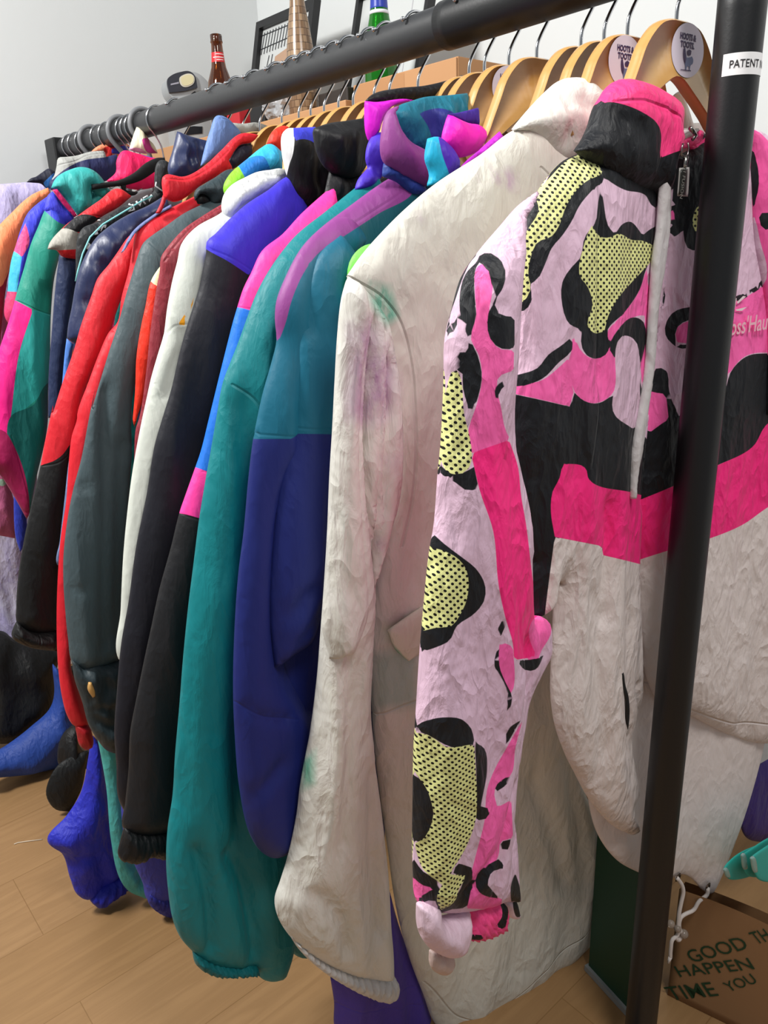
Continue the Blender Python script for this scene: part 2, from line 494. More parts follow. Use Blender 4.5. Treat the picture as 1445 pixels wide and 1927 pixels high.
boxm('end_bracket', (PX-.028, -.03, RAIL_Z-.035), (PX+.028, .03, RAIL_Z+.03), BLK, rack, .004)
for x in (PX, -2.262):
    boxm('foot', (x-.018, -.25, .004), (x+.018, .03, .036), BLK, rack, .006)
# paper label wrapped round the post
LAB = plain('white_label', '#e9e9ea', .45)
INK = plain('black_print', '#1a1a1c', .6)
lz = (onX((1400, 112), PX)[2]+onX((1398, 152), PX)[2])/2
def on_post(u, v, lift=.0004):
    # u metres round the post to the right as seen, v metres up
    a0 = math.radians(-19.); a = a0+u/.0232
    rr = .0232+lift
    return (PX+rr*math.cos(a), rr*math.sin(a), lz+v)
pz0 = onX((1368, 112), PX); pz1 = onX((1366, 148), PX)
def label_patch(w, h, n=24):
    vs = []; fs = []
    for i in range(n+1):
        for v in (-h/2, h/2): vs.append(on_post(-w/2+w*i/n, v, .0003))
    for i in range(n): fs.append((2*i, 2*i+2, 2*i+3, 2*i+1))
    return vs, fs
lv, lf = label_patch(.062, .0195)
lab = mesh_obj('label', lv, lf, LAB, post)
text('lettering', 'PATENT NO.', .01, None, INK, lab, bold=.00005, width=.047, height=.0072, fn=lambda u, v: on_post(u-.0005, v-.0036, .0007))

# ------------------------------------------------------------------ hangers
def wood_mat():
    m, nt, b = new_mat('varnished_beech')
    tc = nt.nodes.new('ShaderNodeTexCoord'); mp = nt.nodes.new('ShaderNodeMapping'); mp.inputs['Scale'].default_value = (4, 1.2, 14)
    nt.links.new(tc.outputs['Object'], mp.inputs[0])
    n = nt.nodes.new('ShaderNodeTexNoise'); n.inputs['Scale'].default_value = 9; n.inputs['Detail'].default_value = 6
    nt.links.new(mp.outputs[0], n.inputs['Vector'])
    nt.links.new(mixc(nt, n.outputs['Fac'], lin('#c2904f'), lin('#d3a566')), b.inputs['Base Color'])
    b.inputs['Roughness'].default_value = .32; b.inputs['Coat Weight'].default_value = .25; b.inputs['Coat Roughness'].default_value = .2
    return m
WOOD = wood_mat()
CHROME = plain('polished_wire', '#cfd0d3', .16, 1.)
PLAST = plain('grey_plastic', '#77797c', .4)
STK = plain('lilac_sticker_paper', '#d9cfdd', .5)
PURP = plain('dark_purple_print', '#3a2450', .6)
SLATE = plain('slate_blue_print', '#666d90', .6)
half = [(0, 0), (.019, -.0006), (.035, -.005), (.050, -.016), (.062, -.030), (.0695, -.045), (.082, -.069), (.093, -.0895), (.097, -.094), (.099, -.099),
        (.096, -.106), (.088, -.105), (.065, -.0895), (.03, -.068), (0.004, -.055)]
def hanger_outline():
    h = half+[(-y, z) for y, z in reversed(half[1:])]
    return resample(np.array(h), .006)
HO = hanger_outline()
def hook_pts(X, drop=.067, flick=1., stemY=0.):
    z0 = sag(X); pts = [(X, stemY, z0-drop-.012), (X, stemY, z0-.052), (X+.0005, stemY+.004, z0-.044)]
    rr = RR+.0028
    for a in np.linspace(-28, 142, 15):
        t = math.radians(a); pts.append((X+.001, rr*math.cos(t), z0+rr*math.sin(t)))
    t = math.radians(150); pts.append((X+.001, (rr+.0035)*math.cos(t), z0+(rr+.0035)*math.sin(t)))
    p = np.array(pts); return resample(p, .004, False)
def bar_mesh(X, T=.0075, outline=None, z0=0., y0=0., yaw=0.):
    ol = HO if outline is None else outline
    vs2, es, fs, *_ = delaunay_2d_cdt([Vector(q) for q in ol], [], [list(range(len(ol)))], 1, 1e-7)
    a = np.array([tuple(v) for v in vs2]); n = len(a)
    c = math.cos(yaw); s = math.sin(yaw)
    # rounded edge: the faces are pulled in a little from the rim
    tg = np.roll(a, -1, 0)-np.roll(a, 1, 0); tg /= np.linalg.norm(tg, axis=1)[:, None]+1e-12
    nr = np.stack([-tg[:, 1], tg[:, 0]], 1)
    area = (a[:, 0]*np.roll(a[:, 1], -1)-np.roll(a[:, 0], -1)*a[:, 1]).sum()
    if area < 0: nr = -nr
    rings = [(T, .0022), (T*.72, .0006), (0, 0), (-T*.72, .0006), (-T, .0022)]
    vs = []
    for dx, ins in rings:
        b = a+nr*ins
        vs += [(X+dx*c-y*s, y0+y*c+dx*s, z0+z) for y, z in b]
    f = [tuple(q) for q in fs]+[tuple(4*n+i for i in reversed(q)) for q in fs]
    cyc = list(range(n))
    for k in range(4):
        for i in range(n):
            j = (i+1) % n; f.append((k*n+j, k*n+i, (k+1)*n+i, (k+1)*n+j))
    return vs, f
def sticker(X, parent, y, z, rad=.0255, T=.0075, yaw=0., wide=1.18):
    fx = X+T+.0005
    c_, s_ = math.cos(yaw), math.sin(yaw)
    def fr(u, v, l=0.): return (X+(T+.0005+l)*c_-(y+u)*s_, (y+u)*c_+(T+.0005+l)*s_, z+v)
    n = 48
    vs = [fr(0, 0)]+[fr(rad*wide*math.cos(2*math.pi*i/n), rad*math.sin(2*math.pi*i/n)) for i in range(n)]
    st = mesh_obj('sticker', vs, [(0, 1+i, 1+(i+1) % n) for i in range(n)], STK, parent, smooth=False)
    # shop lettering: two heavy slab lines, then the little bird emblem
    k = rad/.0265
    return st, fr, k
def letter(st, fr, k):
    text('lettering', 'HOOTS &', .01, None, PURP, st, bold=.0005, width=.031*k, height=.0066*k, fn=lambda u, v: fr(u-.0015*k, v+.0095*k, .0004))
    text('lettering', 'TOOTS.', .01, None, PURP, st, bold=.0005, width=.027*k, height=.0066*k, fn=lambda u, v: fr(u-.002*k, v+.0018*k, .0004))
    def pl(name, pts, mat, lift):
        p = resample(np.array(pts, float)*k*.001, .0009)
        vs2, es, fs, *_ = delaunay_2d_cdt([Vector(q) for q in p], [], [list(range(len(p)))], 1, 1e-8)
        return mesh_obj(name, [fr(v[0], v[1], lift) for v in vs2], [tuple(q) for q in fs], mat, st, smooth=False)
    pl('emblem', [(-9, 1), (-6, 2), (-4, -3), (-2, -7), (4, -6.5), (8, -5), (11, -8), (10.5, -12), (7, -14), (6, -19), (4.5, -19), (4, -15.5), (0, -15.5), (-1, -19.5), (-3, -19.5), (-3.5, -15), (-7, -10), (-9, -4)], SLATE, .0005)
    pl('emblem', [(-9, 1), (-6.5, 2), (-5, -3), (-3, -8), (-4, -13), (-7, -10), (-9, -4)], PURP, .0007)
    pl('emblem', [(-2, -1), (2, 1), (6, 0), (5, -4), (1, -5), (-1, -4)], PURP, .0007)
    pl('emblem', [(-12, -19.3), (8, -18.8), (8, -19.8), (-12, -20.1)], PURP, .0007)
hangers = []
def hanger(X, label, drop=.067, st=False, yaw=0., group='wooden hangers on the rail', stx=0.):
    z0 = sag(X)-drop
    t = thing('coat_hanger', (X, 0, z0), label, 'hanger', group)
    vs, f = bar_mesh(X, z0=z0, yaw=yaw)
    bar = mesh_obj('hanger_bar', vs, f, WOOD, t)
    hp = hook_pts(X, drop)
    hk = tube('hook', hp, .0021, CHROME, t, n=8)
    e = hp[-1]
    s_ = [(e[0]+.0033*math.cos(a)*math.cos(b), e[1]+.0033*math.sin(a)*math.cos(b), e[2]+.0033*math.sin(b)) for b in np.linspace(-1.5, 1.5, 6) for a in np.linspace(0, 2*math.pi, 9)[:-1]]
    fs = [(r*8+j, r*8+(j+1) % 8, (r+1)*8+(j+1) % 8, (r+1)*8+j) for r in range(5) for j in range(8)]
    mesh_obj('hook_tip', s_, fs, CHROME, hk)
    if st:
        s2, fr, k = sticker(X, t, stx, z0-.0275, yaw=yaw); letter(s2, fr, k)
    return t
hx = {}
HANG = [
 (-.493, 'wooden hanger with oval lilac sticker holding the pink and black jacket', True, .012, .067),
 (-.551, 'wooden hanger with lilac sticker inside the white stained anorak collar', True, -.012, .069),
 (-.581, 'plain wooden hanger edge squeezed behind the second stickered hanger', False, 0, .069),
 (-.612, 'plain wooden hanger left of the white anorak collar, widest of the bare ones', False, 0, .068),
 (-.676, 'plain wooden hanger inside the magenta and cyan collar', False, 0, .067),
 (-.720, 'wooden hanger with half-hidden lilac sticker behind the magenta collar', True, -.008, .067),
 (-.761, 'wooden hanger sliver above the teal hooded collar, nearer of two', False, 0, .068),
 (-.788, 'wooden hanger sliver above the teal hooded collar, farther of two', False, 0, .068),
 (-.886, 'wooden hanger hidden inside the magenta collar with black lining', False, 0, .072),
 (-.947, 'wooden hanger hidden inside the tall black collar', False, 0, .070),
 (-.982, 'wooden hanger with lilac sticker peeping above the black collar', True, .0, .067),
 (-1.032, 'wooden hanger curve behind the stickered one above the black collar', False, 0, .067),
 (-1.069, 'wooden hanger curve above the royal blue collar tab', False, 0, .067),
 (-1.107, 'wooden hanger curve above the small red collar', False, 0, .068),
 (-1.144, 'wooden hanger curve behind the cyan and lime collar', False, 0, .067),
 (-1.178, 'wooden hanger above the slate coat collar', False, 0, .067),
 (-1.229, 'wooden hanger beside the long red collar', False, 0, .067),
 (-1.300, 'wooden hanger behind the pale denim blue collar', False, 0, .069),
 (-1.360, 'wooden hanger behind the glossy navy collar', False, 0, .075),
 (-1.430, 'wooden hanger above the black zip-printed jacket', False, 0, .080),
]
YAW = {-.493: -.06}
for X, lab_, st, sx, dr in HANG: hanger(X, lab_, dr, st, YAW.get(X, -.06), stx=sx)
# ------------------------------------------------------------------ things on the shelf behind
SHELF_Z = 1.408+DZ
OAK = plain('pale_pine', '#b98a5f', .5, bump=.1, bscale=40)
x_end = onY((650, 188), .25)[0]
tag(boxm('wall_shelf', (WX+.001, .25, SHELF_Z-.05), (x_end, WY-.001, SHELF_Z), OAK, bevel=.002), 'pale wooden wall shelf running behind the rail', 'shelf')

# brown beer bottle
c = onY((411, 120), .33)
GLB = plain('brown_glass', '#8f4c0e', .06, spec=.6, trans=.9, coat=.3)
bt = thing('beer_bottle', (c[0], c[1], SHELF_Z), 'brown glass beer bottle with red neck label on the shelf', 'bottle')
top = onY((408, 64), .33)[2]-SHELF_Z
k = top/.232
prof = [(.003, .002), (.029, .0), (.0305, .004), (.0305, .115), (.029, .130), (.0235, .146), (.0185, .160), (.0155, .180), (.0138, .205), (.0132, .212), (.0150, .214), (.0150, .217), (.0138, .219), (.0142, .223), (.0142, .231), (.0125, .232), (.0105, .231), (.0105, .20), (.013, .17), (.027, .125), (.027, .006)]
lathe('glass', [(r*k, h*k) for r, h in prof], (c[0], c[1], SHELF_Z), GLB, bt)
RED = plain('red_label', '#d5232b', .4); WHT = plain('white_print', '#f0d9d9', .5)
def band(name, base, r, z0, z1, a0, a1, mat, parent, r1=None):
    r1 = r if r1 is None else r1
    n = 20; vs = []; fs = []
    for i in range(n+1):
        a = a0+(a1-a0)*i/n
        vs += [(base[0]+r*math.cos(a), base[1]+r*math.sin(a), base[2]+z0), (base[0]+r1*math.cos(a), base[1]+r1*math.sin(a), base[2]+z1)]
    for i in range(n): fs.append((2*i, 2*i+2, 2*i+3, 2*i+1))
    return mesh_obj(name, vs, fs, mat, parent)
va = math.atan2(CAM[1]-c[1], CAM[0]-c[0])
lb = band('neck_label', (c[0], c[1], SHELF_Z), .0172*k, .171*k, .192*k, va-1.2, va+1.1, RED, bt, .0155*k)
for (z0, z1, a0, a1) in ((.1795, .1815, -.7, .9), (.1745, .1760, -.2, .8), (.1865, .1880, -.3, .95)):
    band('lettering', (c[0], c[1], SHELF_Z), .0176*k, z0*k, z1*k, va+a0, va+a1, WHT, lb, .0174*k)

# instant camera with flash, silver shell
cc = onY((356, 160), .33)
SIL = plain('silver_plastic', '#a9acae', .35, .2); DKP = plain('dark_grey_plastic', '#2a2c36', .4); CREAM = plain('flash_lens', '#d8cfa6', .25)
cm = thing('instant_camera', (cc[0], .33, SHELF_Z), 'silver instant camera with raised flash head left of the beer bottle', 'camera')
yaw = math.atan2(CAM[1]-.33, CAM[0]-cc[0])+math.pi/2+.25
u = np.array([math.cos(yaw), math.sin(yaw), 0]); v = np.array([0, 0, 1.]); w = np.cross(u, v)
def at(p): 
    d = ray(p); o = np.array([cc[0], .33, SHELF_Z]); t = np.dot(o-CAM, w)/np.dot(d, w); q = CAM+d*t-o
    return np.array([np.dot(q, u), np.dot(q, v)])
def solid(name, pts, depth, mat, parent, off=0., step=.004):
    ol = resample(np.array([at(p) for p in pts]), step)
    o = np.array([cc[0], .33, SHELF_Z])+w*off
    return plate(name, [tuple(q) for q in ol], (o-w*depth, u, v), depth, mat, parent)
head = MM((130, 760), (200, 690), (340, 640), (480, 630), (620, 650), (740, 740), (810, 840), (790, 950), (600, 930), (380, 1100), (300, 1100), (160, 970))
solid('flash_head', head, .07, SIL, cm, -.008)
face = solid('flash_face', MM((130, 760), (200, 690), (340, 640), (480, 630), (560, 690), (610, 890), (420, 940), (160, 970)), .01, DKP, cm, .0)
solid('lens_rim', MM((320, 740), (360, 700), (500, 675), (550, 720), (550, 810), (500, 860), (380, 880), (335, 840)), .004, plain('lens_rim', '#cfcabb', .4), face, .0025, .0012)
solid('flash_lens', MM((345, 745), (375, 715), (500, 695), (535, 725), (535, 800), (495, 840), (385, 860), (355, 830)), .002, CREAM, face, .0035, .0012)
solid('lettering', MM((180, 830), (310, 800), (310, 828), (180, 855)), .001, plain('grey_print', '#9a9aa6', .5), face, .001)
solid('hinge', MM((200, 970), (560, 930), (620, 960), (480, 1120), (330, 1120)), .03, plain('black_plastic', '#141416', .4), cm, -.012)
zb = at((360, 1)[:2])
bl = at(MM((300, 1560))[0]); br_ = at(MM((760, 1400))[0]); tp = at(MM((600, 1090))[0])
o_ = np.array([cc[0], .33, SHELF_Z])
body = plate('camera_body', [(bl[0]-.01, .0), (br_[0]+.012, .0), (br_[0]+.012, tp[1]-.008), (br_[0]-.01, tp[1]+.004), (bl[0], tp[1]+.004), (bl[0]-.01, tp[1]-.01)], (o_-w*.085, u, v), .08, SIL, cm)
solid('film_slot', MM((470, 1530), (690, 1510), (690, 1620), (430, 1650)), .004, plain('black_plastic2', '#15161c', .3), cm, -.003)

# red and white packet, black pouch and clear bag between camera and vase
def small_box(name, p0, p1, Y, depth, mat, label, cat, z0=SHELF_Z):
    a = onY(p0, Y); b = onY(p1, Y)
    o = boxm(name, (min(a[0], b[0]), Y, z0), (max(a[0], b[0]), Y+depth, max(a[2], b[2], z0+.03)), mat, bevel=.003)
    tag(o, label, cat); return o
small_box('packet', (425, 205), (452, 240), .30, .06, plain('red_card', '#b3202a', .5), 'small red packet half hidden by the rail on the shelf', 'packet')
small_box('pouch', (468, 200), (500, 240), .30, .07, plain('black_nylon', '#131315', .5), 'black pouch lying left of the clear bag on the shelf', 'pouch')
# crumpled clear bag
cb = onY((514, 200), .30)
m, nt, b = new_mat('clear_plastic'); b.inputs['Base Color'].default_value = lin('#c9ccd0'); b.inputs['Roughness'].default_value = .18; b.inputs['Alpha'].default_value = .55
m_clear = m
bm = bmesh.new(); bmesh.ops.create_icosphere(bm, subdivisions=4, radius=1)
vs = []
for q in bm.verts:
    n_ = noise.noise(q.co*2.3)*.35+abs(noise.noise(q.co*6))*.35
    p = q.co*(1-n_*.6); vs.append((cb[0]+p.x*.05, cb[1]+.02+p.y*.04, SHELF_Z+.042+max(p.z, -1)*.041))
fs = [tuple(x.index for x in f.verts) for f in bm.faces]; bm.free()
tag(mesh_obj('plastic_bag', vs, fs, m_clear, smooth=False), 'crumpled clear plastic bag beside the tiled vase', 'bag')
# dark pots behind the hooks right of the vase
small_box('toy_box', (598, 178), (655, 200), .36, .08, plain('dark_brown', '#2b2420', .5), 'dark box standing behind the hooks right of the vase', 'box')

# vase clad in mother-of-pearl tiles
def tile_mat():
    m, nt, b = new_mat('shell_tiles')
    tc = nt.nodes.new('ShaderNodeTexCoord'); sx = nt.nodes.new('ShaderNodeSeparateXYZ'); nt.links.new(tc.outputs['Object'], sx.inputs[0])
    ang = math_node(nt, 'MULTIPLY', math_node(nt, 'ARCTAN2', sx.outputs[1], sx.outputs[0]), 1.0)
    cb_ = nt.nodes.new('ShaderNodeCombineXYZ'); nt.links.new(math_node(nt, 'MULTIPLY', ang, 1/(2*math.pi)*18), cb_.inputs[0])
    nt.links.new(math_node(nt, 'MULTIPLY', sx.outputs[2], 68.), cb_.inputs[1])
    br = nt.nodes.new('ShaderNodeTexBrick'); br.inputs['Scale'].default_value = 1; br.inputs['Brick Width'].default_value = 1.; br.inputs['Row Height'].default_value = 1.
    br.inputs['Mortar Size'].default_value = .05; br.inputs['Color1'].default_value = lin('#6f543c'); br.inputs['Color2'].default_value = lin('#ab9071'); br.inputs['Mortar'].default_value = lin('#3f2f24')
    nt.links.new(cb_.outputs[0], br.inputs['Vector'])
    n = nt.nodes.new('ShaderNodeTexNoise'); n.inputs['Scale'].default_value = 55; nt.links.new(tc.outputs['Object'], n.inputs['Vector'])
    nt.links.new(mixc(nt, math_node(nt, 'MULTIPLY', n.outputs['Fac'], .5), br.outputs['Color'], lin('#7a5b40')), b.inputs['Base Color']); b.inputs['Roughness'].default_value = .25
    return m
vc = onY((565, 100), .35)
prof = [(.002, .0), (.030, .0), (.034, .01), (.036, .04), (.0355, .08), (.0335, .12), (.030, .16), (.0245, .20), (.0185, .235), (.0145, .27), (.0125, .31), (.014, .335), (.012, .336), (.010, .31), (.011, .27)]
tag(lathe('vase', prof, (0, 0, 0), tile_mat(), n=40), 'tall slender vase clad in brown shell tiles on the shelf', 'vase').location = (vc[0], .35, SHELF_Z)

# framed pictures leaning on the wall
def framed(name, px_left_top, px_right_top, Yt, Yb, label, art, fw=.02):
    a = onY(px_left_top, Yt); b = onY(px_right_top, Yt)
    x0, x1, zt = a[0], b[0], a[2]
    t = thing(name, ((x0+x1)/2, (Yt+Yb)/2, SHELF_Z), label, 'picture')
    o = np.array([x0, Yb, SHELF_Z]); v_ = np.array([0, Yt-Yb, zt-SHELF_Z]); hgt = np.linalg.norm(v_); v_ /= hgt; u_ = np.array([1., 0, 0]); W = x1-x0
    fm = plain('black_frame', '#19191b', .4)
    out = [(0, 0), (W, 0), (W, hgt), (0, hgt)]
    for nm, r in (('bottom', [(0, 0), (W, 0), (W-fw, fw), (fw, fw)]), ('right', [(W, 0), (W, hgt), (W-fw, hgt-fw), (W-fw, fw)]), ('top', [(W, hgt), (0, hgt), (fw, hgt-fw), (W-fw, hgt-fw)]), ('left', [(0, hgt), (0, 0), (fw, fw), (fw, hgt-fw)])):
        plate('frame_rail', r, (o, u_, v_), .022, fm, t)
    pic = plate('picture', [(fw*.7, fw*.7), (W-fw*.7, fw*.7), (W-fw*.7, hgt-fw*.7), (fw*.7, hgt-fw*.7)], (o, u_, v_), .008, plain(name+'_paper', art['bg'], .4), t)
    for pts, colr in art['shapes']:
        plate('shape', [(fw+(W-2*fw)*x, fw+(hgt-2*fw)*y) for x, y in pts], (o, u_, v_), .0092, plain('art_'+colr[1:], colr, .5), pic)
    for pts in art.get('lines', []):
        p = [o+u_*(fw+(W-2*fw)*x)+v_*(fw+(hgt-2*fw)*y)+np.cross(u_, v_)*.0095 for x, y in pts]
        tube('line', p, .0011, plain('sketch_ink', '#3a3d42', .6), pic, n=4)
art1 = {'bg': '#c4c7c6', 'shapes': [([(.28, .25), (.33, .72), (.72, .78), (.75, .2)], '#b08f76'), ([(.0, .0), (.0, .4), (.35, .55), (.3, 0)], '#5c5f66'), ([(.02, .42), (.2, .5), (.3, .62), (.12, .52)], '#8f98ac'), ([(.4, .3), (.45, .6), (.6, .62), (.66, .3)], '#cdb08e')],
        'lines': [[(.02+.06*i, .78), (.05+.06*i, .97)] for i in range(14)]+[[(0, .83), (.95, .85)], [(0, .95), (.95, .95)], [(.1, .4), (.2, .75)], [(.2, .35), (.27, .75)]]}
framed('picture_frame', (494, 48), (604, -6), .60, .52, 'black framed sketch picture leaning behind the tiled vase', art1)
art2 = {'bg': '#4a4a4d', 'shapes': [([(.15, .5), (.3, .75), (.42, .7), (.36, .4)], '#c9b39f'), ([(.42, .3), (.55, .62), (.66, .6), (.6, .25)], '#b77d4b'), ([(.76, .0), (.765, .95), (.775, .95), (.77, 0)], '#b9babd')]}
framed('picture_frame', (684, -4), (830, -45), .60, .52, 'large dark framed picture leaning behind the green bottle', art2, .012)

# green bottle
gb = onY((714, 45), .42)
GLG = plain('green_glass', '#1f8a1f', .05, spec=.6, trans=.6)
g = thing('glass_bottle', (gb[0], .42, SHELF_Z-.0), 'green glass bottle with blue and white neck foil on the shelf end', 'bottle')
ztop = onY((712, 27), .42)[2]-SHELF_Z
k = ztop/.20
gp = [(.003, .002), (.034, 0), (.036, .004), (.036, .12), (.034, .140), (.0285, .165), (.0225, .190), (.0185, .215), (.0165, .24), (.0165, .265), (.014, .266), (.014, .20), (.03, .14), (.032, .006)]
gbase = (gb[0], .42, SHELF_Z)
lathe('glass', [(r, h*k) for r, h in gp], gbase, GLG, g)
lathe('foil', [(.0197, .204*k), (.0193, .212*k), (.0174, .24*k), (.0174, .268*k), (.003, .2682*k)], gbase, plain('blue_foil', '#2338a0', .35), g)
lathe('foil_band', [(.0216, .198*k), (.0203, .205*k), (.0199, .2055*k)], gbase, plain('white_foil', '#dfe2ea', .4), g)
# plinth under the green bottle so it stands on something: end block of the shelf
bx0 = max(onY((664, 150), .265)[0], x_end+.004); bx1 = onY((862, 105), .265)
CARD = plain('brown_cardboard', '#b08055', .7, bump=.05, bscale=200)
cab_top = 1.10+DZ
tag(boxm('cabinet', (bx0-.02, .30, .0005), (bx1[0]+.02, WY-.018, cab_top), plain('white_melamine', '#c9c9c6', .4), bevel=.003), 'low white cabinet hidden behind the clothes under the cardboard box', 'cabinet')
cbx = thing('cardboard_box', ((bx0+bx1[0])/2, .40, cab_top), 'brown cardboard box standing behind the rail on the right', 'box')
boxm('carton', (bx0, .265, cab_top+.0005), (bx1[0], .53, bx1[2]-.0), CARD, cbx, .002)
xm = onY((763, 130), .265)[0]
boxm('flap', (xm, .262, bx1[2]-.17), (bx1[0]-.002, .2645, bx1[2]-.002), plain('brown_cardboard_lit', '#b98a5f', .7), cbx, .0006)  # thin paler sheet: the box's lit face put into the colour, no loose flap
# ------------------------------------------------------------------ the clothes on the rail
def garment(name, X, label, cat='jacket', body=None, bodyc='#333333', group=None):
    t = thing(name, (X, 0, RAIL_Z-.09), label, cat, group)
    if body:                                   # the torso, mostly hidden between its neighbours
        zt, zb, wl, wr = body; zt += DZ; zb += DZ
        out = [(-.05, zt), (-.11, zt-.035), (-wl+.03, zt-.13), (-wl, zt-.25), (-wl-.01, zt-.5), (-wl, zb), (0, zb-.015), (wr, zb), (wr+.01, zt-.5), (wr, zt-.25), (wr-.03, zt-.12), (.11, zt-.035), (.05, zt)]
        patch('body', None, X-.004, T=.012, r=.06, base=bodyc, world=out, parent=t, res=.02, fold=(.004, 14, 2))
    return t
PINKM, FLUO, LAV, INKB, LEMON, OFFW = '#fd66b0', '#ff2883', '#dfbdd2', '#14161b', '#e4e59a', '#e2d6d2'
DOT = dict(dots=.0046, dr=.080, rot=45)

# ---- pink, black and lemon jacket at the near end
X1 = -.500
j = garment('windbreaker', X1, 'pink, lilac, black and lemon mesh patterned windbreaker nearest the front post', 'jacket')
zipx = F((975, 285), (950, 420), (940, 550), (925, 680), (905, 850), (890, 1100), (870, 1250), (845, 1400), (832, 1600), (832, 1840))
left = F((640, 276), (560, 315), (470, 430), (430, 520), (400, 640), (385, 800), (380, 1000), (358, 1200), (362, 1380), (385, 1600), (430, 1850))+G((600, 120), (610, 350), (690, 300), (708, 200), (712, 300), (705, 480), (702, 650), (718, 760), (760, 880), (790, 940), (850, 1050), (940, 1150), (1008, 1185), (1020, 1140), (1005, 1040), (1020, 1000), (1008, 900), (1000, 800), (1030, 640), (1031, 530), (1026, 300), (1019, 118))+list(reversed(F((832, 1600), (845, 1400), (870, 1250), (890, 1100), (905, 850), (925, 680), (940, 550), (950, 440), (985, 300))))+F((900, 200), (760, 200))
pinks = [F((600, 1050), (600, 1250), (520, 1230), (340, 1190), (360, 1168), (480, 1150), (560, 1090)),
         F((888, 715), (895, 905), (860, 900), (800, 930), (750, 1010), (770, 1070), (770, 1160), (750, 1205), (690, 1235), (650, 1227), (610, 1190), (603, 950), (640, 1040), (690, 1065), (740, 1030), (733, 970), (790, 900), (850, 820)),
         F((898, 720), (905, 850), (890, 1100), (868, 1180), (862, 1000), (885, 900)), F((598, 745), (638, 685), (632, 775), (612, 785))]
blackL = [F((470, 435), (393, 485), (393, 530), (410, 562), (400, 620), (385, 720), (380, 890), (430, 875), (447, 840), (440, 780), (470, 760), (500, 700), (525, 640), (560, 600), (600, 540), (630, 480), (680, 420), (722, 378), (715, 340), (640, 270), (560, 300)),
          F((712, 410), (700, 470), (690, 545), (650, 600), (632, 680), (600, 715), (565, 770), (562, 850), (588, 930), (605, 942), (640, 950), (636, 1010), (655, 1050), (690, 1065), (730, 1050), (745, 1010), (735, 960), (800, 890), (860, 800), (885, 720), (925, 650), (945, 550), (900, 570), (870, 595), (850, 565), (825, 542), (795, 550), (765, 590), (740, 560), (722, 470)),
          F((602, 980), (602, 1030), (550, 1080), (490, 1140), (400, 1170), (315, 1160), (325, 1140), (400, 1125), (470, 1100), (510, 1050), (560, 1015)),
          F((745, 1020), (780, 950), (830, 908), (870, 920), (884, 980), (862, 1100), (868, 1290), (850, 1330), (855, 1100), (850, 1010), (825, 982), (790, 975), (772, 1050), (762, 1062)),
          F((340, 1192), (480, 1222), (600, 1250), (605, 1190), (650, 1227), (700, 1235), (762, 1200), (760, 1270), (850, 1330), (900, 1400), (900, 1575), (900, 1700), (500, 2300), (300, 2300), (300, 1250)),
          F((700, 60), (690, 330), (720, 368), (800, 420), (880, 440), (905, 480), (925, 492), (945, 440), (985, 290), (985, 60))]
j_lav = [F((775, 1000), (795, 977), (830, 990), (853, 1030), (860, 1200), (862, 1310), (832, 1332), (760, 1272), (768, 1150))]
yel = [F((640, 280), (712, 335), (718, 362), (660, 385), (620, 420), (580, 480), (545, 570), (520, 600), (470, 620), (440, 690), (435, 760), (443, 785), (430, 830), (383, 868), (384, 720), (408, 610), (440, 560), (474, 500), (465, 440), (520, 370), (580, 310)),
       F((675, 555), (650, 620), (632, 755), (655, 780), (680, 860), (660, 940), (690, 968), (725, 960), (740, 900), (780, 830), (860, 740), (905, 690), (925, 640), (870, 615), (830, 612), (780, 588), (745, 602), (710, 600))]
band_ = [F((565, 1465), (650, 1480), (668, 1530), (830, 1576), (900, 1595), (900, 1860), (832, 1842), (720, 1815), (715, 1780), (535, 1745), (520, 1640), (528, 1570), (552, 1525))]
white = [F((535, 1745), (715, 1780), (720, 1815), (832, 1840), (900, 1856), (900, 3000), (400, 3000), (500, 2020))]
patch('front_panel', left, X1, tz=-.03, T=.030, r=.075, base=LAV, parent=j, res=.0058, back=.5, seed=1, fold=(.006, 14, 2.6),
      layers=[dict(c=PINKM, p=pinks), dict(c=INKB, p=blackL), dict(c=LAV, p=j_lav), dict(c=LEMON, p=yel, **DOT), dict(c=OFFW, p=white), dict(c=FLUO, p=band_)],
      seams=[F((600, 420), (600, 700), (605, 1000), (600, 1250), (570, 1460))], crinkle=.55, cscale=60,
      creases=[(F((655, 1530), (665, 1800), (650, 2100)), .012, .010), (G((800, 150), (820, 500), (850, 900)), .007, .012), (G((930, 200), (940, 600), (960, 900)), .008, .014), (G((980, 550), (1000, 700), (995, 790)), .01, .006), (F((605, 500), (603, 800), (610, 1200)), .006, .008)])
patch('pocket_zip', G((965, 548), (978, 545), (990, 600), (1003, 650), (1006, 720), (1000, 778), (992, 740), (990, 660), (975, 600)), X1+.030, tz=-.03, T=.006, parent=j, base='#101114', res=.003, label='black pocket zip')
right = F((960, 330), (1010, 290), (1120, 230), (1290, 190), (1400, 290), (1450, 700), (1460, 1300), (1440, 1700), (1450, 2480), (1345, 2530), (1200, 2500), (1040, 2420), (930, 2370), (880, 2250), (850, 1840), (825, 1500), (850, 1200), (880, 1000), (900, 700), (940, 450))
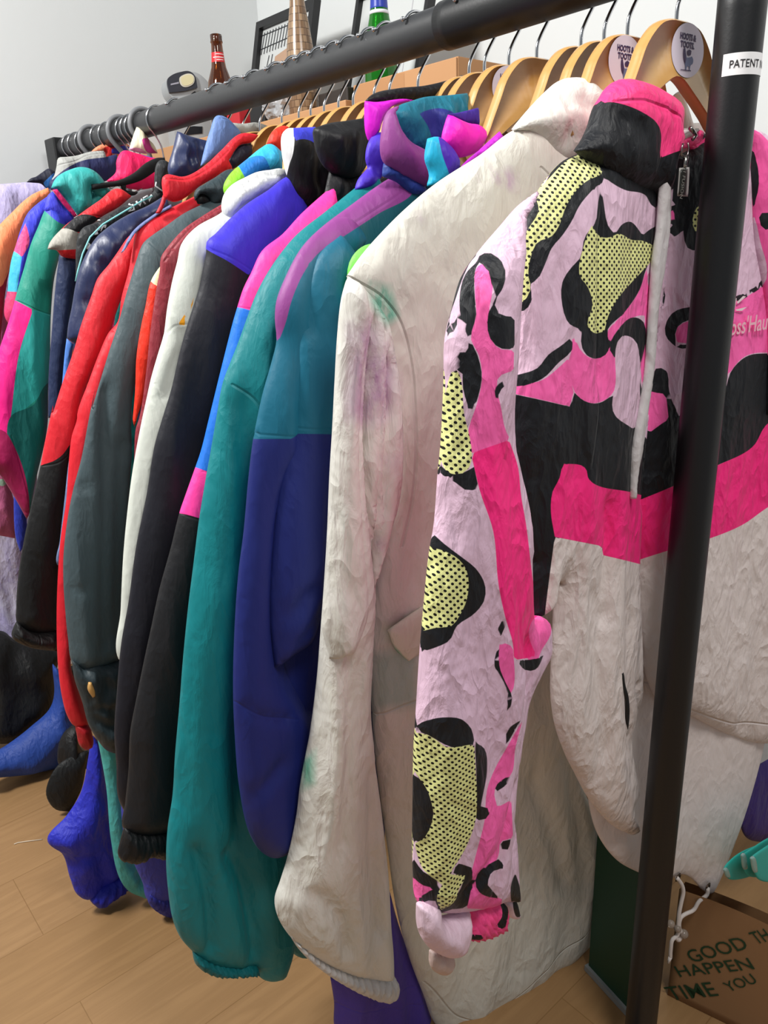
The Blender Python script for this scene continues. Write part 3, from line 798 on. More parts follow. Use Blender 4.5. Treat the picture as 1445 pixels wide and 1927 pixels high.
blackR = [F((835, 1420), (865, 1310), (900, 1345), (965, 1300), (1010, 1285), (1100, 1250), (1180, 1190), (1210, 1110), (1270, 1055), (1340, 1045), (1500, 1060), (1500, 1250), (1349, 1320), (1290, 1405), (1150, 1475), (980, 1555), (820, 1625)),
          F((955, 960), (985, 890), (1050, 868), (1120, 868), (1120, 925), (1040, 920), (1000, 950), (995, 1005), (1060, 1015), (1060, 1035), (985, 1012)),
          F((975, 470), (1025, 480), (1028, 560), (990, 605), (965, 570)), F((1035, 500), (1100, 420), (1120, 600), (1080, 650), (1045, 645), (1028, 600)),
          F((895, 1165), (925, 1095), (960, 1110), (972, 1190), (1012, 1290), (970, 1295), (960, 1200), (900, 1192)), F((945, 765), (957, 830), (935, 900), (915, 900)),
          F((1220, 830), (1300, 790), (1349, 740), (1420, 700), (1420, 740), (1349, 778), (1265, 832), (1225, 852)), F((950, 60), (1050, 60), (1130, 350), (1100, 430), (1010, 490), (940, 480), (950, 300))]
pinkR = [F((1180, 1182), (1200, 990), (1215, 850), (1260, 832), (1349, 775), (1420, 740), (1450, 1050), (1270, 1052), (1210, 1110)), F((1000, 950), (1045, 922), (1120, 925), (1120, 1015), (1000, 1002)),
         F((870, 1240), (890, 1192), (940, 1190), (965, 1230), (960, 1310), (900, 1345), (866, 1310)), F((985, 490), (997, 520), (975, 572), (966, 520))]
bandR = [F((820, 1620), (980, 1555), (1150, 1475), (1290, 1402), (1349, 1312), (1480, 1270), (1480, 1560), (1349, 1632), (1250, 1700), (1110, 1757), (960, 1800), (820, 1845))]
whiteR = [F((820, 1842), (960, 1800), (1110, 1755), (1250, 1700), (1349, 1630), (1500, 1540), (1600, 3000), (700, 3000))]
fp = patch('front_panel', right, X1-.006, ty=.30, tz=-.04, T=.024, r=.06, base=LAV, parent=j, res=.006, back=.6, seed=2, fold=(.006, 13, 3),
      layers=[dict(c=PINKM, p=pinkR), dict(c=INKB, p=blackR), dict(c=PINKM, p=[F((985, 490), (997, 520), (975, 572), (966, 520)), F((1002, 952), (1045, 924), (1120, 927), (1120, 1012), (1002, 1000))]), dict(c=LEMON, p=F((1070, 500), (1100, 460), (1095, 560), (1075, 590), (1062, 560)), **DOT), dict(c=OFFW, p=whiteR), dict(c=FLUO, p=bandR)],
      seams=[F((1000, 2385), (1180, 2440), (1400, 2430))], crinkle=.55, cscale=60)
ep = X1+.013
def on_panel(p): return onX(p, ep+.014, .30, -.04)
o0 = np.array(on_panel((1360, 622))); u0 = np.array(on_panel((1420, 612)))-o0; u0 /= np.linalg.norm(u0)
EMB = plain('pale_pink_thread', '#f3b9c8', .5)
text('embroidery', "oss'Hau", .02, (np.array(on_panel((1408, 626))), u0, np.array([0, 0, 1.])), EMB, fp, width=.062, height=.021, bold=.0002)
for pts in (O((640, 1390), (690, 1340), (712, 1345), (650, 1400)), O((630, 1445), (720, 1425), (680, 1455), (640, 1455)), O((600, 1440), (625, 1350), (640, 1360), (625, 1445))):
    q = [on_panel(p) for p in pts]
    mesh_obj('emblem', q, [tuple(range(len(q)))], plain('white_thread', '#ead7d9', .5), fp, smooth=False)
# right sleeve, mostly out of frame
patch('sleeve', F((1285, 185), (1330, 230), (1400, 330), (1470, 600), (1500, 1200), (1520, 2000), (1440, 2000), (1420, 1300), (1345, 1280), (1345, 900), (1300, 620), (1290, 400)), X1+.020, ty=.30, tz=-.04, T=.022, r=.045, base='#fb5fa9', parent=j, seed=3, res=.009,
      layers=[dict(c=INKB, p=[F((1270, 270), (1295, 270), (1310, 330), (1312, 420), (1275, 520), (1240, 560), (1250, 480), (1285, 400)), F((1312, 510), (1400, 505), (1400, 578), (1325, 572))]), dict(c=LAV, p=[F((1300, 520), (1320, 620), (1345, 720), (1335, 780), (1240, 820), (1240, 560))]), dict(c=INKB, p=[F((1330, 1050), (1500, 1060), (1500, 1300), (1330, 1320)), F((1312, 510), (1400, 505), (1400, 578), (1325, 572))])])
# zip tape with teeth
def strip_path(pts, X): return resample(np.array([onX(p, X) for p in pts]), .004, False)
zpth = F((985, 268), (962, 330), (950, 420), (942, 550), (925, 680), (905, 850), (890, 1100), (870, 1250), (845, 1400), (833, 1600))
ztape = patch('zip', F((996, 268), (975, 300), (966, 350), (966, 420), (966, 550), (950, 680), (925, 850), (904, 1100), (884, 1250), (862, 1400), (844, 1500), (838, 1600), (824, 1600), (832, 1400), (858, 1250), (880, 1100), (896, 850), (908, 680), (926, 550), (934, 420), (938, 350), (955, 295), (975, 262)), X1+.030, tz=-.03, T=.0065, r=.006, base='#c9c4c4', parent=j, res=.0032, fold=(0, 1, 1), gather=(.0004, 260, math.pi/2))
# collar of the pink jacket
COLL = F((690, 150), (705, 95), (730, 50), (755, 15), (790, -2), (850, 8), (930, 45), (975, 85), (980, 140), (975, 200), (985, 235), (1030, 215), (1065, 190), (1085, 215), (1060, 250), (1000, 270), (955, 300), (935, 400), (925, 488), (905, 475), (880, 440), (800, 420), (720, 375), (640, 285), (620, 270), (660, 215))
patch('collar', COLL, X1+.012, T=.028, r=.035, base=INKB, parent=j, res=.0045, seed=4, fold=(.004, 30, 12), crinkle=.5, back=.8,
      layers=[dict(c='#ff3f86', p=[F((720, 90), (740, 85), (800, 95), (880, 130), (925, 165), (940, 200), (935, 300), (1000, 275), (1100, 250), (1100, 150), (1000, 50), (850, -40), (740, -20), (700, 60))])],
      seams=[F((722, 92), (800, 98), (880, 132), (928, 170), (942, 210))], creases=[(F((700, 170), (740, 160), (770, 200), (780, 280)), .008, .010), (F((745, 95), (830, 110), (920, 165)), .004, .004)])
patch('collar', F((1045, 260), (1075, 235), (1120, 200), (1180, 200), (1180, 360), (1105, 352), (1050, 345), (1055, 300)), X1+.005, T=.012, r=.02, base='#e8377c', parent=j, res=.004, seed=5)
patch('collar_lining', F((975, 215), (1000, 190), (1040, 185), (1085, 185), (1080, 215), (1040, 225), (985, 245)), X1+.018, T=.004, r=.01, base='#b8b0aa', parent=j, res=.0035)
# zip pull
GUN = plain('zip_metal', '#9b9a95', .3, 1.); DKM = plain('zip_dark', '#33342f', .4)
zc = X1+.045
pul = tube('zip_pull', [onX(p, zc) for p in O((225, 165), (215, 200), (213, 250), (240, 270), (262, 250), (270, 200), (262, 160))], .0011, GUN, j, n=6)
patch('tag', O((196, 352), (275, 346), (262, 575), (180, 570)), zc, T=.0015, r=.004, base='#9b9a95', parent=pul, res=.004, fold=(0, 1, 1), rough=.3, crinkle=0)
patch('tag', O((208, 365), (262, 360), (250, 562), (192, 558)), zc+.0013, T=.0008, r=.004, base='#2b2c29', parent=pul, res=.004, fold=(0, 1, 1), rough=.4, crinkle=0)
tube('link', [onX(p, zc) for p in O((250, 265), (240, 310), (238, 348))], .0028, GUN, pul, n=6)
fo = np.array(onX(O((228, 460))[0], zc+.0027)); fu = np.array(onX(O((214, 545))[0], zc+.0027))-np.array(onX(O((236, 380))[0], zc+.0027)); fu /= np.linalg.norm(fu); fv = np.cross([1, 0, 0], fu)
text('lettering', 'E-1 FUSION', .01, (fo-fv*.0028, fu, fv), plain('zip_letter', '#c9c8c0', .3, .6), pul, width=.033, height=.0056)
tube('zip_slider', [onX(p, X1+.04) for p in O((280, 45), (310, 75), (325, 105), (300, 130))], .0022, GUN, j, n=6)
patch('collar_zip', O((100, 100), (250, 55), (290, 60), (290, 72), (120, 125)), X1+.030, T=.003, r=.004, base='#d0cac8', parent=j, res=.003, fold=(0, 1, 1))
# left sleeve
SL = F((470, 425), (400, 480), (330, 560), (250, 655), (190, 745), (150, 880), (125, 985), (120, 1150), (108, 1400), (98, 1500), (80, 1720))+G((236, 60), (205, 350), (195, 470), (180, 700), (170, 860), (167, 1000), (167, 1350), (178, 1450), (250, 1480), (370, 1470), (500, 1440), (560, 1440), (548, 1340), (545, 1200), (538, 950), (580, 740), (598, 640), (640, 545), (675, 470), (680, 400), (676, 345), (640, 330), (610, 345), (598, 200), (585, 60))+F((432, 1850), (385, 1580), (350, 1380), (345, 1260), (358, 1030), (366, 860), (375, 700), (392, 560), (430, 490))
sb = [F((240, 690), (250, 668), (290, 662), (330, 690), (348, 740), (335, 800), (310, 840), (310, 880), (340, 900), (382, 905), (382, 1030), (320, 1022), (285, 980), (280, 900), (295, 850), (290, 760), (270, 710), (240, 702), (230, 740), (230, 830), (235, 900), (215, 990), (240, 1050), (257, 1130), (240, 1220), (215, 1290), (205, 1345), (192, 1300), (205, 1270), (185, 1180), (188, 1060), (205, 1000), (175, 900), (175, 800), (195, 740)),
      F((165, 905), (125, 950), (120, 988), (157, 950)), F((100, 1450), (120, 1490), (160, 1505), (205, 1490), (220, 1440), (245, 1562), (200, 1568), (150, 1533), (98, 1505)), F((145, 1045), (158, 1040), (160, 1105), (143, 1105)),
      F((305, 1170), (335, 1145), (362, 1155), (325, 1190), (320, 1240), (348, 1310), (325, 1270), (308, 1210)),
      G((220, -10), (240, 10), (290, 55), (350, 100), (410, 150), (443, 215), (437, 275), (400, 322), (330, 372), (305, 425), (265, 448), (185, 474), (190, 388), (205, 200)),
      G((170, 765), (230, 735), (300, 727), (350, 735), (390, 775), (402, 820), (440, 850), (450, 930), (432, 1040), (424, 1075), (462, 1085), (455, 1122), (410, 1132), (400, 1100), (408, 980), (402, 830), (330, 847), (280, 832), (230, 802), (168, 778)),
      G((155, 950), (190, 970), (225, 1030), (240, 1090), (235, 1150), (210, 1205), (155, 1217)), G((155, 1270), (200, 1330), (260, 1370), (266, 1382), (220, 1392), (155, 1340)),
      G((308, 1332), (340, 1298), (398, 1318), (388, 1352), (340, 1347)), G((372, 1345), (392, 1340), (387, 1400), (372, 1472), (330, 1477), (318, 1450), (345, 1400)), G((258, 1393), (180, 1438), (170, 1462), (245, 1436), (258, 1482), (245, 1507), (300, 1482), (325, 1472), (330, 1450)),
      G((530, 338), (498, 362), (493, 420), (508, 402)), G((500, 430), (478, 520), (508, 590), (528, 650), (525, 730), (548, 650), (522, 590), (499, 530)), G((585, 735), (528, 780), (523, 842), (562, 772)), G((540, 952), (488, 990), (476, 1027), (532, 982)),
      G((565, 503), (630, 500), (672, 484), (640, 540), (600, 543)), G((498, 1215), (548, 1203), (530, 1248), (510, 1248)), G((500, 1278), (420, 1330), (403, 1370), (420, 1412), (502, 1442), (450, 1380), (470, 1332), (520, 1320)), G((560, 1335), (542, 1390), (562, 1490), (580, 1500), (580, 1400))]
sp_ = [F((235, 720), (260, 700), (290, 715), (298, 800), (285, 880), (285, 970), (320, 1025), (380, 1030), (378, 1110), (320, 1137), (315, 1180), (330, 1250), (345, 1330), (368, 1380), (215, 1427), (203, 1400), (205, 1340), (240, 1230), (257, 1140), (245, 1050), (215, 990), (235, 900), (230, 800)), F((140, 905), (165, 860), (160, 905)),
       G((600, 420), (610, 352), (650, 320), (700, 340), (700, 400), (660, 472), (640, 540), (600, 480)), G((500, 430), (552, 450), (552, 620), (540, 642), (500, 540), (495, 480)), G((590, 735), (560, 850), (545, 950), (480, 1010), (490, 1080), (545, 1050), (552, 1200), (500, 1212), (490, 1280), (440, 1332), (388, 1335), (410, 1250), (440, 1130), (450, 1010), (480, 930), (530, 840)),
       G((150, 1335), (260, 1385), (240, 1420), (180, 1455), (160, 1450)), G((385, 1335), (480, 1290), (420, 1400), (510, 1440), (500, 1480), (370, 1475))]
sf = [P((886, 853), (958, 828), (975, 880), (980, 929), (990, 988), (1004, 1100), (1014, 1154), (1000, 1170), (995, 1195), (1010, 1236), (967, 1242), (965, 1212), (950, 1159), (938, 1100), (928, 1000), (903, 924))]
sy = [F((148, 1100), (163, 1110), (190, 1280), (215, 1390), (218, 1450), (200, 1492), (160, 1507), (118, 1490), (100, 1440), (105, 1330), (118, 1200), (135, 1130)), G((225, 60), (290, 80), (340, 110), (372, 160), (372, 260), (342, 330), (310, 370), (260, 375), (195, 390), (195, 300), (210, 150)),
      G((165, 785), (230, 800), (290, 842), (400, 832), (405, 920), (410, 1060), (405, 1130), (370, 1230), (330, 1300), (270, 1372), (255, 1366), (200, 1322), (165, 1220), (200, 1203), (240, 1110), (235, 1070), (215, 1010), (165, 930)), G((300, 1340), (372, 1347), (340, 1400), (322, 1450), (270, 1482), (253, 1440), (270, 1390))]
sl_ = patch('sleeve', SL, X1+.026, T=.034, r=.062, base=LAV, parent=j, res=.0055, seed=6, fold=(.007, 13, 3.5), crinkle=.55, cscale=60, back=.6,
      layers=[dict(c=PINKM, p=sp_), dict(c=FLUO, p=sf), dict(c=INKB, p=sb), dict(c=LEMON, p=sy, **DOT)],
      creases=[(G((480, 900), (440, 1050), (410, 1250), (385, 1450)), .009, .009), (G((510, 330), (540, 500), (520, 700)), .012, .012), (G((640, 350), (600, 470), (560, 520)), .01, .012), (G((260, 1400), (320, 1300), (400, 1150)), .008, .008), (F((215, 1430), (280, 1410), (355, 1385)), .002, .003), (G((560, 1000), (520, 1100), (500, 1300)), .008, .01), (F((420, 500), (385, 700), (378, 950)), .006, .006)])
patch('cuff', G((178, 1455), (245, 1440), (258, 1500), (370, 1475), (362, 1560), (345, 1620), (310, 1652), (240, 1640), (200, 1600), (178, 1540)), X1+.034, T=.024, r=.03, base='#e3c6d6', parent=j, res=.0042, fold=(.005, 30, 14), seed=7, label='lilac cuff')
patch('cuff', G((372, 1465), (500, 1438), (515, 1480), (500, 1550), (430, 1583), (362, 1583)), X1+.030, T=.018, r=.02, base='#ff4f93', parent=j, res=.0034, fold=(0, 1, 1), gather=(.003, 170, .25), layers=[dict(c=INKB, p=[G((495, 1440), (530, 1470), (520, 1560), (484, 1545), (510, 1500)), G((360, 1574), (440, 1580), (430, 1600), (360, 1596))])], label='gathered pink cuff')
patch('cuff', G((505, 1440), (545, 1425), (575, 1500), (560, 1512), (528, 1500)), X1+.024, T=.012, r=.02, base='#e3c6d6', parent=j, res=.0042, layers=[dict(c=INKB, p=G((548, 1420), (590, 1480), (570, 1520), (556, 1490)))])
patch('sleeve_lining', G((225, 1635), (310, 1650), (320, 1690), (290, 1727), (245, 1722), (225, 1690)), X1+.026, T=.012, r=.02, base='#c9b1aa', parent=j, res=.004, fold=(.004, 60, 10))

# ---- long white smock with drawstring hem behind the pink jacket
X2 = -.545
j = garment('smock', X2, 'long plain white smock with drawstring hem hanging behind the pink jacket', 'smock')
patch('body', P((1225, 330), (1130, 420), (1100, 700), (1100, 1000), (1096, 1400), (1104, 1490), (1122, 1565), (1160, 1618), (1200, 1641), (1240, 1655), (1262, 1653), (1278, 1645), (1300, 1652), (1318, 1672), (1335, 1684), (1345, 1672), (1354, 1655), (1380, 1590), (1405, 1520), (1425, 1450), (1440, 1380), (1450, 1200), (1450, 900), (1440, 400), (1380, 300)), X2, ty=.36, tz=-.06, T=.011, r=.06, base='#e0d5d2', parent=j, res=.0085, seed=8, fold=(.006, 18, 1.5), crinkle=.25, seams=[P((1080, 1262), (1180, 1275), (1250, 1285))])
patch('collar', P((1225, 330), (1250, 215), (1266, 180), (1280, 170), (1292, 205), (1300, 232), (1322, 230), (1340, 225), (1385, 262), (1380, 335)), X2+.004, ty=.2, T=.012, r=.03, base='#cfc5bf', parent=j, res=.005, seed=9)
def ring(name, c, X, r0, r1, mat, parent):
    q = onX(c, X, .36, -.06); vs = []; fs = []; n = 24
    for i in range(n):
        a = 2*math.pi*i/n
        for rr, dx in ((r0, .0015), (r1, 0.), (r0, -.0015)): vs.append((q[0]+dx, q[1]+rr*math.cos(a), q[2]+rr*.8*math.sin(a)))
    for i in range(n):
        k = (i+1) % n
        for t in range(2): fs.append((i*3+t, k*3+t, k*3+t+1, i*3+t+1))
    return mesh_obj(name, vs, fs, mat, parent)
EYE = plain('eyelet_bronze', '#4b3c31', .4, .8)
ring('eyelet', (1276, 1651), X2+.013, .005, .0085, EYE, j); ring('eyelet', (1332, 1669), X2+.013, .005, .0085, EYE, j)
CORD = plain('white_cord', '#d5cbc5', .7)
dw = tube('drawstring', resample(np.array([onX(p, X2+.016, .36, -.06) for p in K((480, 520), (530, 600), (540, 660), (520, 760), (500, 860), (490, 970), (480, 1080), (440, 1110), (420, 1200), (415, 1290))]), .004, False), .0032, CORD, j, n=7)
tube('drawstring', resample(np.array([onX(p, X2+.016, .36, -.06) for p in K((775, 620), (770, 680), (690, 750), (640, 830), (560, 870), (520, 900), (500, 990), (520, 1060), (500, 1120), (470, 1090))]), .004, False), .0032, CORD, j, n=7)
CLP = plain('clear_toggle', '#b7a89a', .2, trans=.5)
for c, rr in ((K((420, 965))[0], .0065), (K((545, 1060))[0], .0075), (K((485, 1010))[0], .006)):
    q = onX(c, X2+.018, .36, -.06); bm = bmesh.new(); bmesh.ops.create_icosphere(bm, subdivisions=2, radius=rr)
    mesh_obj('toggle', [(v.co.x+q[0], v.co.y+q[1], v.co.z+q[2]) for v in bm.verts], [tuple(v.index for v in f.verts) for f in bm.faces], CLP, dw); bm.free()
tube('cord_tip', [onX(p, X2+.016, .36, -.06) for p in K((415, 1280), (395, 1340))], [.0035, .002], CORD, dw, n=6)

# ---- stained white anorak
X3 = -.563
j = garment('anorak', X3, 'white padded anorak with lilac and green stains and gathered cuff', 'jacket')
STAINS = [dict(c='#a86aa8', p=[P((640, 600), (700, 580), (745, 640), (755, 770), (700, 820), (635, 800)), P((660, 850), (760, 850), (760, 920), (740, 900), (690, 885))], stain=.75, soft=.03, ns=20, cut=.40), dict(c='#b583b3', p=[P((880, 300), (980, 310), (985, 370), (900, 360)), P((770, 395), (820, 390), (820, 425), (780, 425)), P((690, 1005), (735, 1005), (735, 1050), (690, 1050))], stain=.7, soft=.02, ns=30, cut=.44),
          dict(c='#4fae93', p=[P((690, 520), (740, 530), (760, 600), (725, 625), (690, 570)), P((555, 1420), (600, 1400), (600, 1480), (560, 1500))], stain=.9, soft=.014, ns=22, cut=.3), dict(c='#8fb0a6', p=[P((690, 1220), (800, 1200), (800, 1340), (690, 1350))], stain=.7, soft=.02, ns=14, cut=.3), dict(c='#a7a27f', p=[P((600, 900), (850, 700), (1000, 400), (1000, 1500), (800, 1900), (500, 1800))], stain=.22, soft=.05, ns=22, cut=.48)]
BW = '#d8d5ca'
patch('body', P((964, 246), (905, 290), (820, 345), (760, 395), (715, 440), (680, 480), (652, 520), (690, 600), (700, 700), (715, 850), (710, 1000), (700, 1130), (698, 1250), (700, 1340), (704, 1400), (715, 1500), (730, 1600), (742, 1690), (760, 1770), (792, 1860), (830, 1940), (860, 1950), (885, 1925), (950, 1890), (1040, 1830), (1100, 1780), (1130, 1740), (1145, 1690), (1140, 1620), (1110, 1520), (1085, 1450), (1085, 1300), (1110, 900), (1160, 400), (1130, 270), (1020, 230)), X3, ty=.25, tz=.06, T=.026, r=.08, base=BW, parent=j, res=.0068, seed=10, fold=(.006, 13, 2.2), layers=STAINS, crinkle=.45, cscale=45,
      seams=[P((652, 522), (700, 560), (728, 600), (748, 680), (755, 760), (758, 850), (752, 930), (735, 1020)), P((703, 1340), (760, 1300), (800, 1265)), P((790, 1840), (880, 1900), (1010, 1800), (1120, 1690)), P((985, 320), (1010, 350))], creases=[(G((560, 900), (640, 1100), (720, 1400)), .008, .014), (G((700, 800), (760, 1100), (790, 1400)), .007, .014), (G((860, 900), (880, 1100), (900, 1300)), .008, .014)])
slv = patch('sleeve', P((655, 520), (644, 560), (637, 620), (631, 720), (627, 800), (621, 900), (617, 1000), (611, 1100), (605, 1180), (597, 1280), (584, 1380), (567, 1470), (558, 1540), (543, 1610), (528, 1660), (518, 1690), (521, 1720), (540, 1755), (570, 1785), (640, 1825), (700, 1840), (736, 1838), (735, 1790), (731, 1740), (726, 1650), (718, 1570), (708, 1480), (698, 1400), (692, 1340), (694, 1250), (700, 1130), (712, 1050), (728, 1000), (744, 920), (749, 850), (746, 760), (738, 680), (722, 605), (698, 562)), X3+.026, ty=.25, tz=.06, T=.030, r=.045, base='#dddbd3', parent=j, res=.0058, seed=11, fold=(.008, 18, 1.5), layers=STAINS, crinkle=.6, cscale=42,
      creases=[(P((690, 570), (676, 700), (670, 850), (680, 1000), (700, 1120)), .022, .008), (P((712, 640), (706, 780), (702, 900), (712, 1000)), .02, .007), (P((640, 1200), (630, 1400), (610, 1600)), .01, .012), (P((690, 1420), (690, 1600), (700, 1760)), .014, .010), (P((560, 1640), (610, 1700), (640, 1790)), .014, .012)])
for pts in (P((655, 522), (644, 562), (638, 622), (632, 720), (628, 800), (622, 900), (618, 1000), (612, 1100), (606, 1180), (620, 1240), (660, 1230), (688, 1150), (680, 1000), (671, 850), (677, 700), (688, 566), (676, 535)),
            P((700, 562), (692, 640), (684, 740), (680, 840), (688, 960), (700, 1000), (706, 920), (712, 800), (720, 700), (716, 610)),
            P((708, 580), (722, 700), (712, 800), (708, 880), (700, 1000), (700, 1110), (714, 1060), (730, 1000), (746, 920), (751, 850), (748, 760), (740, 680), (724, 605))):
    patch('sleeve_fold', pts, X3+.040, ty=.25, tz=.06, T=.018, r=.022, base='#dddbd3', parent=slv, res=.005, seed=len(pts), fold=(.005, 24, 3), layers=STAINS, crinkle=.6, cscale=42, back=.2)
patch('cuff', P((540, 1752), (570, 1780), (640, 1820), (700, 1834), (738, 1832), (739, 1858), (731, 1874), (712, 1878), (680, 1868), (640, 1848), (595, 1818), (562, 1786)), X3+.028, ty=.25, tz=.06, T=.022, r=.02, base='#d2cfcb', parent=j, res=.0036, fold=(.002, 30, 30), gather=(.0055, 85, -.45), seed=12)
patch('pocket_flap', P((728, 1186), (765, 1160), (812, 1128), (812, 1215), (768, 1244), (742, 1220)), X3+.028, ty=.25, tz=.06, T=.005, r=.012, base='#d5d2bf', parent=j, res=.0045, layers=[dict(c='#2f9f7a', p=P((728, 1200), (742, 1212), (770, 1245), (755, 1250), (735, 1225)), stain=.9, soft=.004, ns=20, cut=.3)])
patch('collar', H((290, 930), (380, 820), (470, 715), (600, 580), (700, 500), (790, 478), (900, 500), (1000, 590), (1090, 665), (1200, 760), (1200, 1200), (1000, 1250), (700, 1250), (540, 1150), (450, 1000), (400, 945)), X3+.004, ty=.25, tz=.06, T=.034, r=.05, base='#dcdad2', parent=j, res=.005, seed=13, fold=(.006, 40, 22), crinkle=.3, back=.8,
      creases=[(H((590, 700), (740, 745), (900, 860), (960, 910)), .006, .007), (H((750, 590), (760, 720)), .006, .005), (H((830, 560), (850, 650)), .005, .004), (H((620, 640), (600, 860)), .004, .005)], seams=[H((400, 935), (450, 1000), (520, 1120))])
patch('hem_lining', P((900, 1880), (1066, 1795), (1066, 1815), (1055, 1840), (1037, 1858), (969, 1888), (888, 1912), (860, 1905)), X3-.016, ty=.25, tz=.06, T=.006, r=.03, base='#d6cdd2', parent=j, res=.007)

# ---- magenta / cyan / violet jacket
X4 = -.664
j = garment('track_jacket', X4, 'magenta, cyan and violet track jacket behind the white anorak', 'jacket', (1.24, .62, .22, .24), '#3c2a86')
patch('collar', C((1280, 190), (1250, 300), (1245, 350), (1310, 420), (1370, 420), (1445, 380), (1480, 300), (1445, 250), (1380, 235)), X4+.012, T=.018, r=.03, base='#f318b6', parent=j, res=.0045, seed=14, fold=(.005, 30, 14), crinkle=.2)
patch('collar_lining', C((1278, 188), (1330, 180), (1445, 152), (1450, 250), (1380, 235)), X4+.002, T=.006, r=.02, base='#3d1f8c', parent=j, res=.004)
patch('collar', C((1170, 320), (1155, 430), (1180, 520), (1165, 580), (1230, 560), (1330, 490), (1320, 420), (1250, 330), (1220, 310)), X4+.020, T=.016, r=.025, base='#19a9d2', parent=j, res=.0042, seed=15, fold=(.004, 40, 20), layers=[dict(c='#4a23b0', p=C((1225, 300), (1250, 410), (1290, 520), (1400, 520), (1360, 380), (1280, 320)))], label='cyan and violet collar flap')
patch('yoke', C((1300, 540), (1370, 450), (1445, 385), (1560, 280), (1580, 330), (1445, 440), (1380, 500)), X4-.002, T=.010, r=.02, base='#c92fd2', parent=j, res=.005)
patch('sleeve', C((830, 900), (760, 960), (735, 1030), (745, 1200), (900, 1200), (1000, 900)), X4-.005, T=.012, r=.03, base='#79d65a', parent=j, res=.006, label='lime green shoulder')

# ---- teal, plum and navy jacket with soft collar
X5 = -.735
j = garment('ski_jacket', X5, 'teal and navy ski jacket with plum shoulder stripe and loose plum collar', 'jacket')
NAVY5 = '#18246c'; TEAL5 = '#0a617a'
lowA = P((400, 826), (480, 826), (560, 826), (545, 816), (640, 818), (900, 840), (900, 2000), (300, 2000))
stripe = C((1100, 500), (980, 525), (740, 690), (560, 830), (480, 920), (400, 1070), (350, 1200), (335, 1300), (352, 1440), (395, 1330), (430, 1200), (480, 1080), (535, 990), (590, 930), (700, 860), (900, 730), (1100, 600))
BL5 = [dict(c=NAVY5, p=lowA), dict(c='#8c3f88', p=stripe)]
patch('body', C((1190, 440), (980, 525), (740, 690), (560, 830), (480, 920), (400, 1070), (350, 1200), (345, 1300), (352, 1430))+P((524, 700), (510, 830), (500, 1000), (500, 1300), (500, 1560), (560, 1600), (720, 1600), (740, 1000), (740, 500), (830, 340)), X5, T=.020, r=.05, base='#0a525e', parent=j, res=.0075, seed=16, layers=BL5, fold=(.005, 14, 2), crinkle=.12, seams=[C((980, 620), (760, 760), (560, 900), (470, 1020), (400, 1200), (365, 1330))], label='teal body with plum shoulder stripe')
patch('sleeve', P((650, 408), (594, 437), (566, 468), (538, 520), (521, 565), (518, 600), (521, 640), (512, 680), (495, 740), (482, 800), (477, 826), (468, 900), (459, 1000), (449, 1080), (442, 1180), (439, 1300), (443, 1400), (450, 1480), (470, 1570), (498, 1608), (514, 1612), (545, 1600), (575, 1540), (600, 1450), (605, 1350), (570, 1320), (530, 1240), (525, 1100), (540, 950), (568, 826), (580, 700), (610, 580), (690, 450)), X5+.014, T=.022, r=.04, base=TEAL5, parent=j, res=.0065, seed=17, layers=BL5, fold=(.006, 16, 2.4), crinkle=.14, cscale=50,
      creases=[(P((535, 840), (520, 1000), (516, 1150), (525, 1250)), .008, .012), (P((440, 1310), (470, 1335), (540, 1340)), .004, .006), (P((455, 1500), (500, 1440), (530, 1400)), .006, .01), (P((510, 1255), (545, 1300), (590, 1350)), .006, .01)], seams=[P((476, 816), (520, 815), (566, 818)), P((440, 1318), (475, 1335), (540, 1340))])
patch('sleeve_fold', P((640, 440), (600, 480), (578, 540), (562, 620), (554, 700), (545, 790), (543, 822), (528, 900), (515, 1000), (508, 1100), (509, 1180), (517, 1256), (548, 1232), (580, 1208), (602, 1150), (625, 1050), (650, 820), (660, 600), (665, 480)), X5+.030, T=.022, r=.045, base=TEAL5, parent=j, res=.0065, seed=18, layers=BL5[:1], fold=(.006, 15, 3), crinkle=.14, creases=[(C((490, 1080), (500, 1250), (490, 1450)), .006, .008), (P((520, 1180), (560, 1110), (600, 1080)), .006, .01), (P((520, 1230), (570, 1170), (610, 1100)), .005, .01)], seams=[P((540, 803), (600, 804), (660, 808))])
patch('collar', B((1040, 500), (1012, 600), (1015, 720), (1050, 765), (1120, 805), (1200, 845), (1230, 800), (1235, 700), (1180, 670), (1120, 635), (1075, 575), (1058, 520), (1085, 478)), X5+.020, T=.020, r=.03, base='#8c3f88', parent=j, res=.0042, seed=19, fold=(.004, 25, 14), crinkle=.15, back=.8)
patch('collar_lining', B((1055, 505), (1085, 478), (1140, 458), (1200, 440), (1300, 432), (1395, 422), (1395, 520), (1340, 640), (1260, 720), (1180, 690), (1115, 640), (1070, 575)), X5+.004, T=.012, r=.035, base='#156f86', parent=j, res=.0045, seed=20, fold=(.009, 30, 18), layers=[dict(c='#2a2f86', p=B((1175, 510), (1270, 490), (1340, 510), (1330, 590), (1240, 640), (1215, 570)))])
patch('neck_band', B((1015, 740), (1060, 762), (1200, 840), (1200, 880), (1140, 880), (1080, 830), (1010, 800)), X5+.014, T=.014, r=.02, base='#27408f', parent=j, res=.0045)

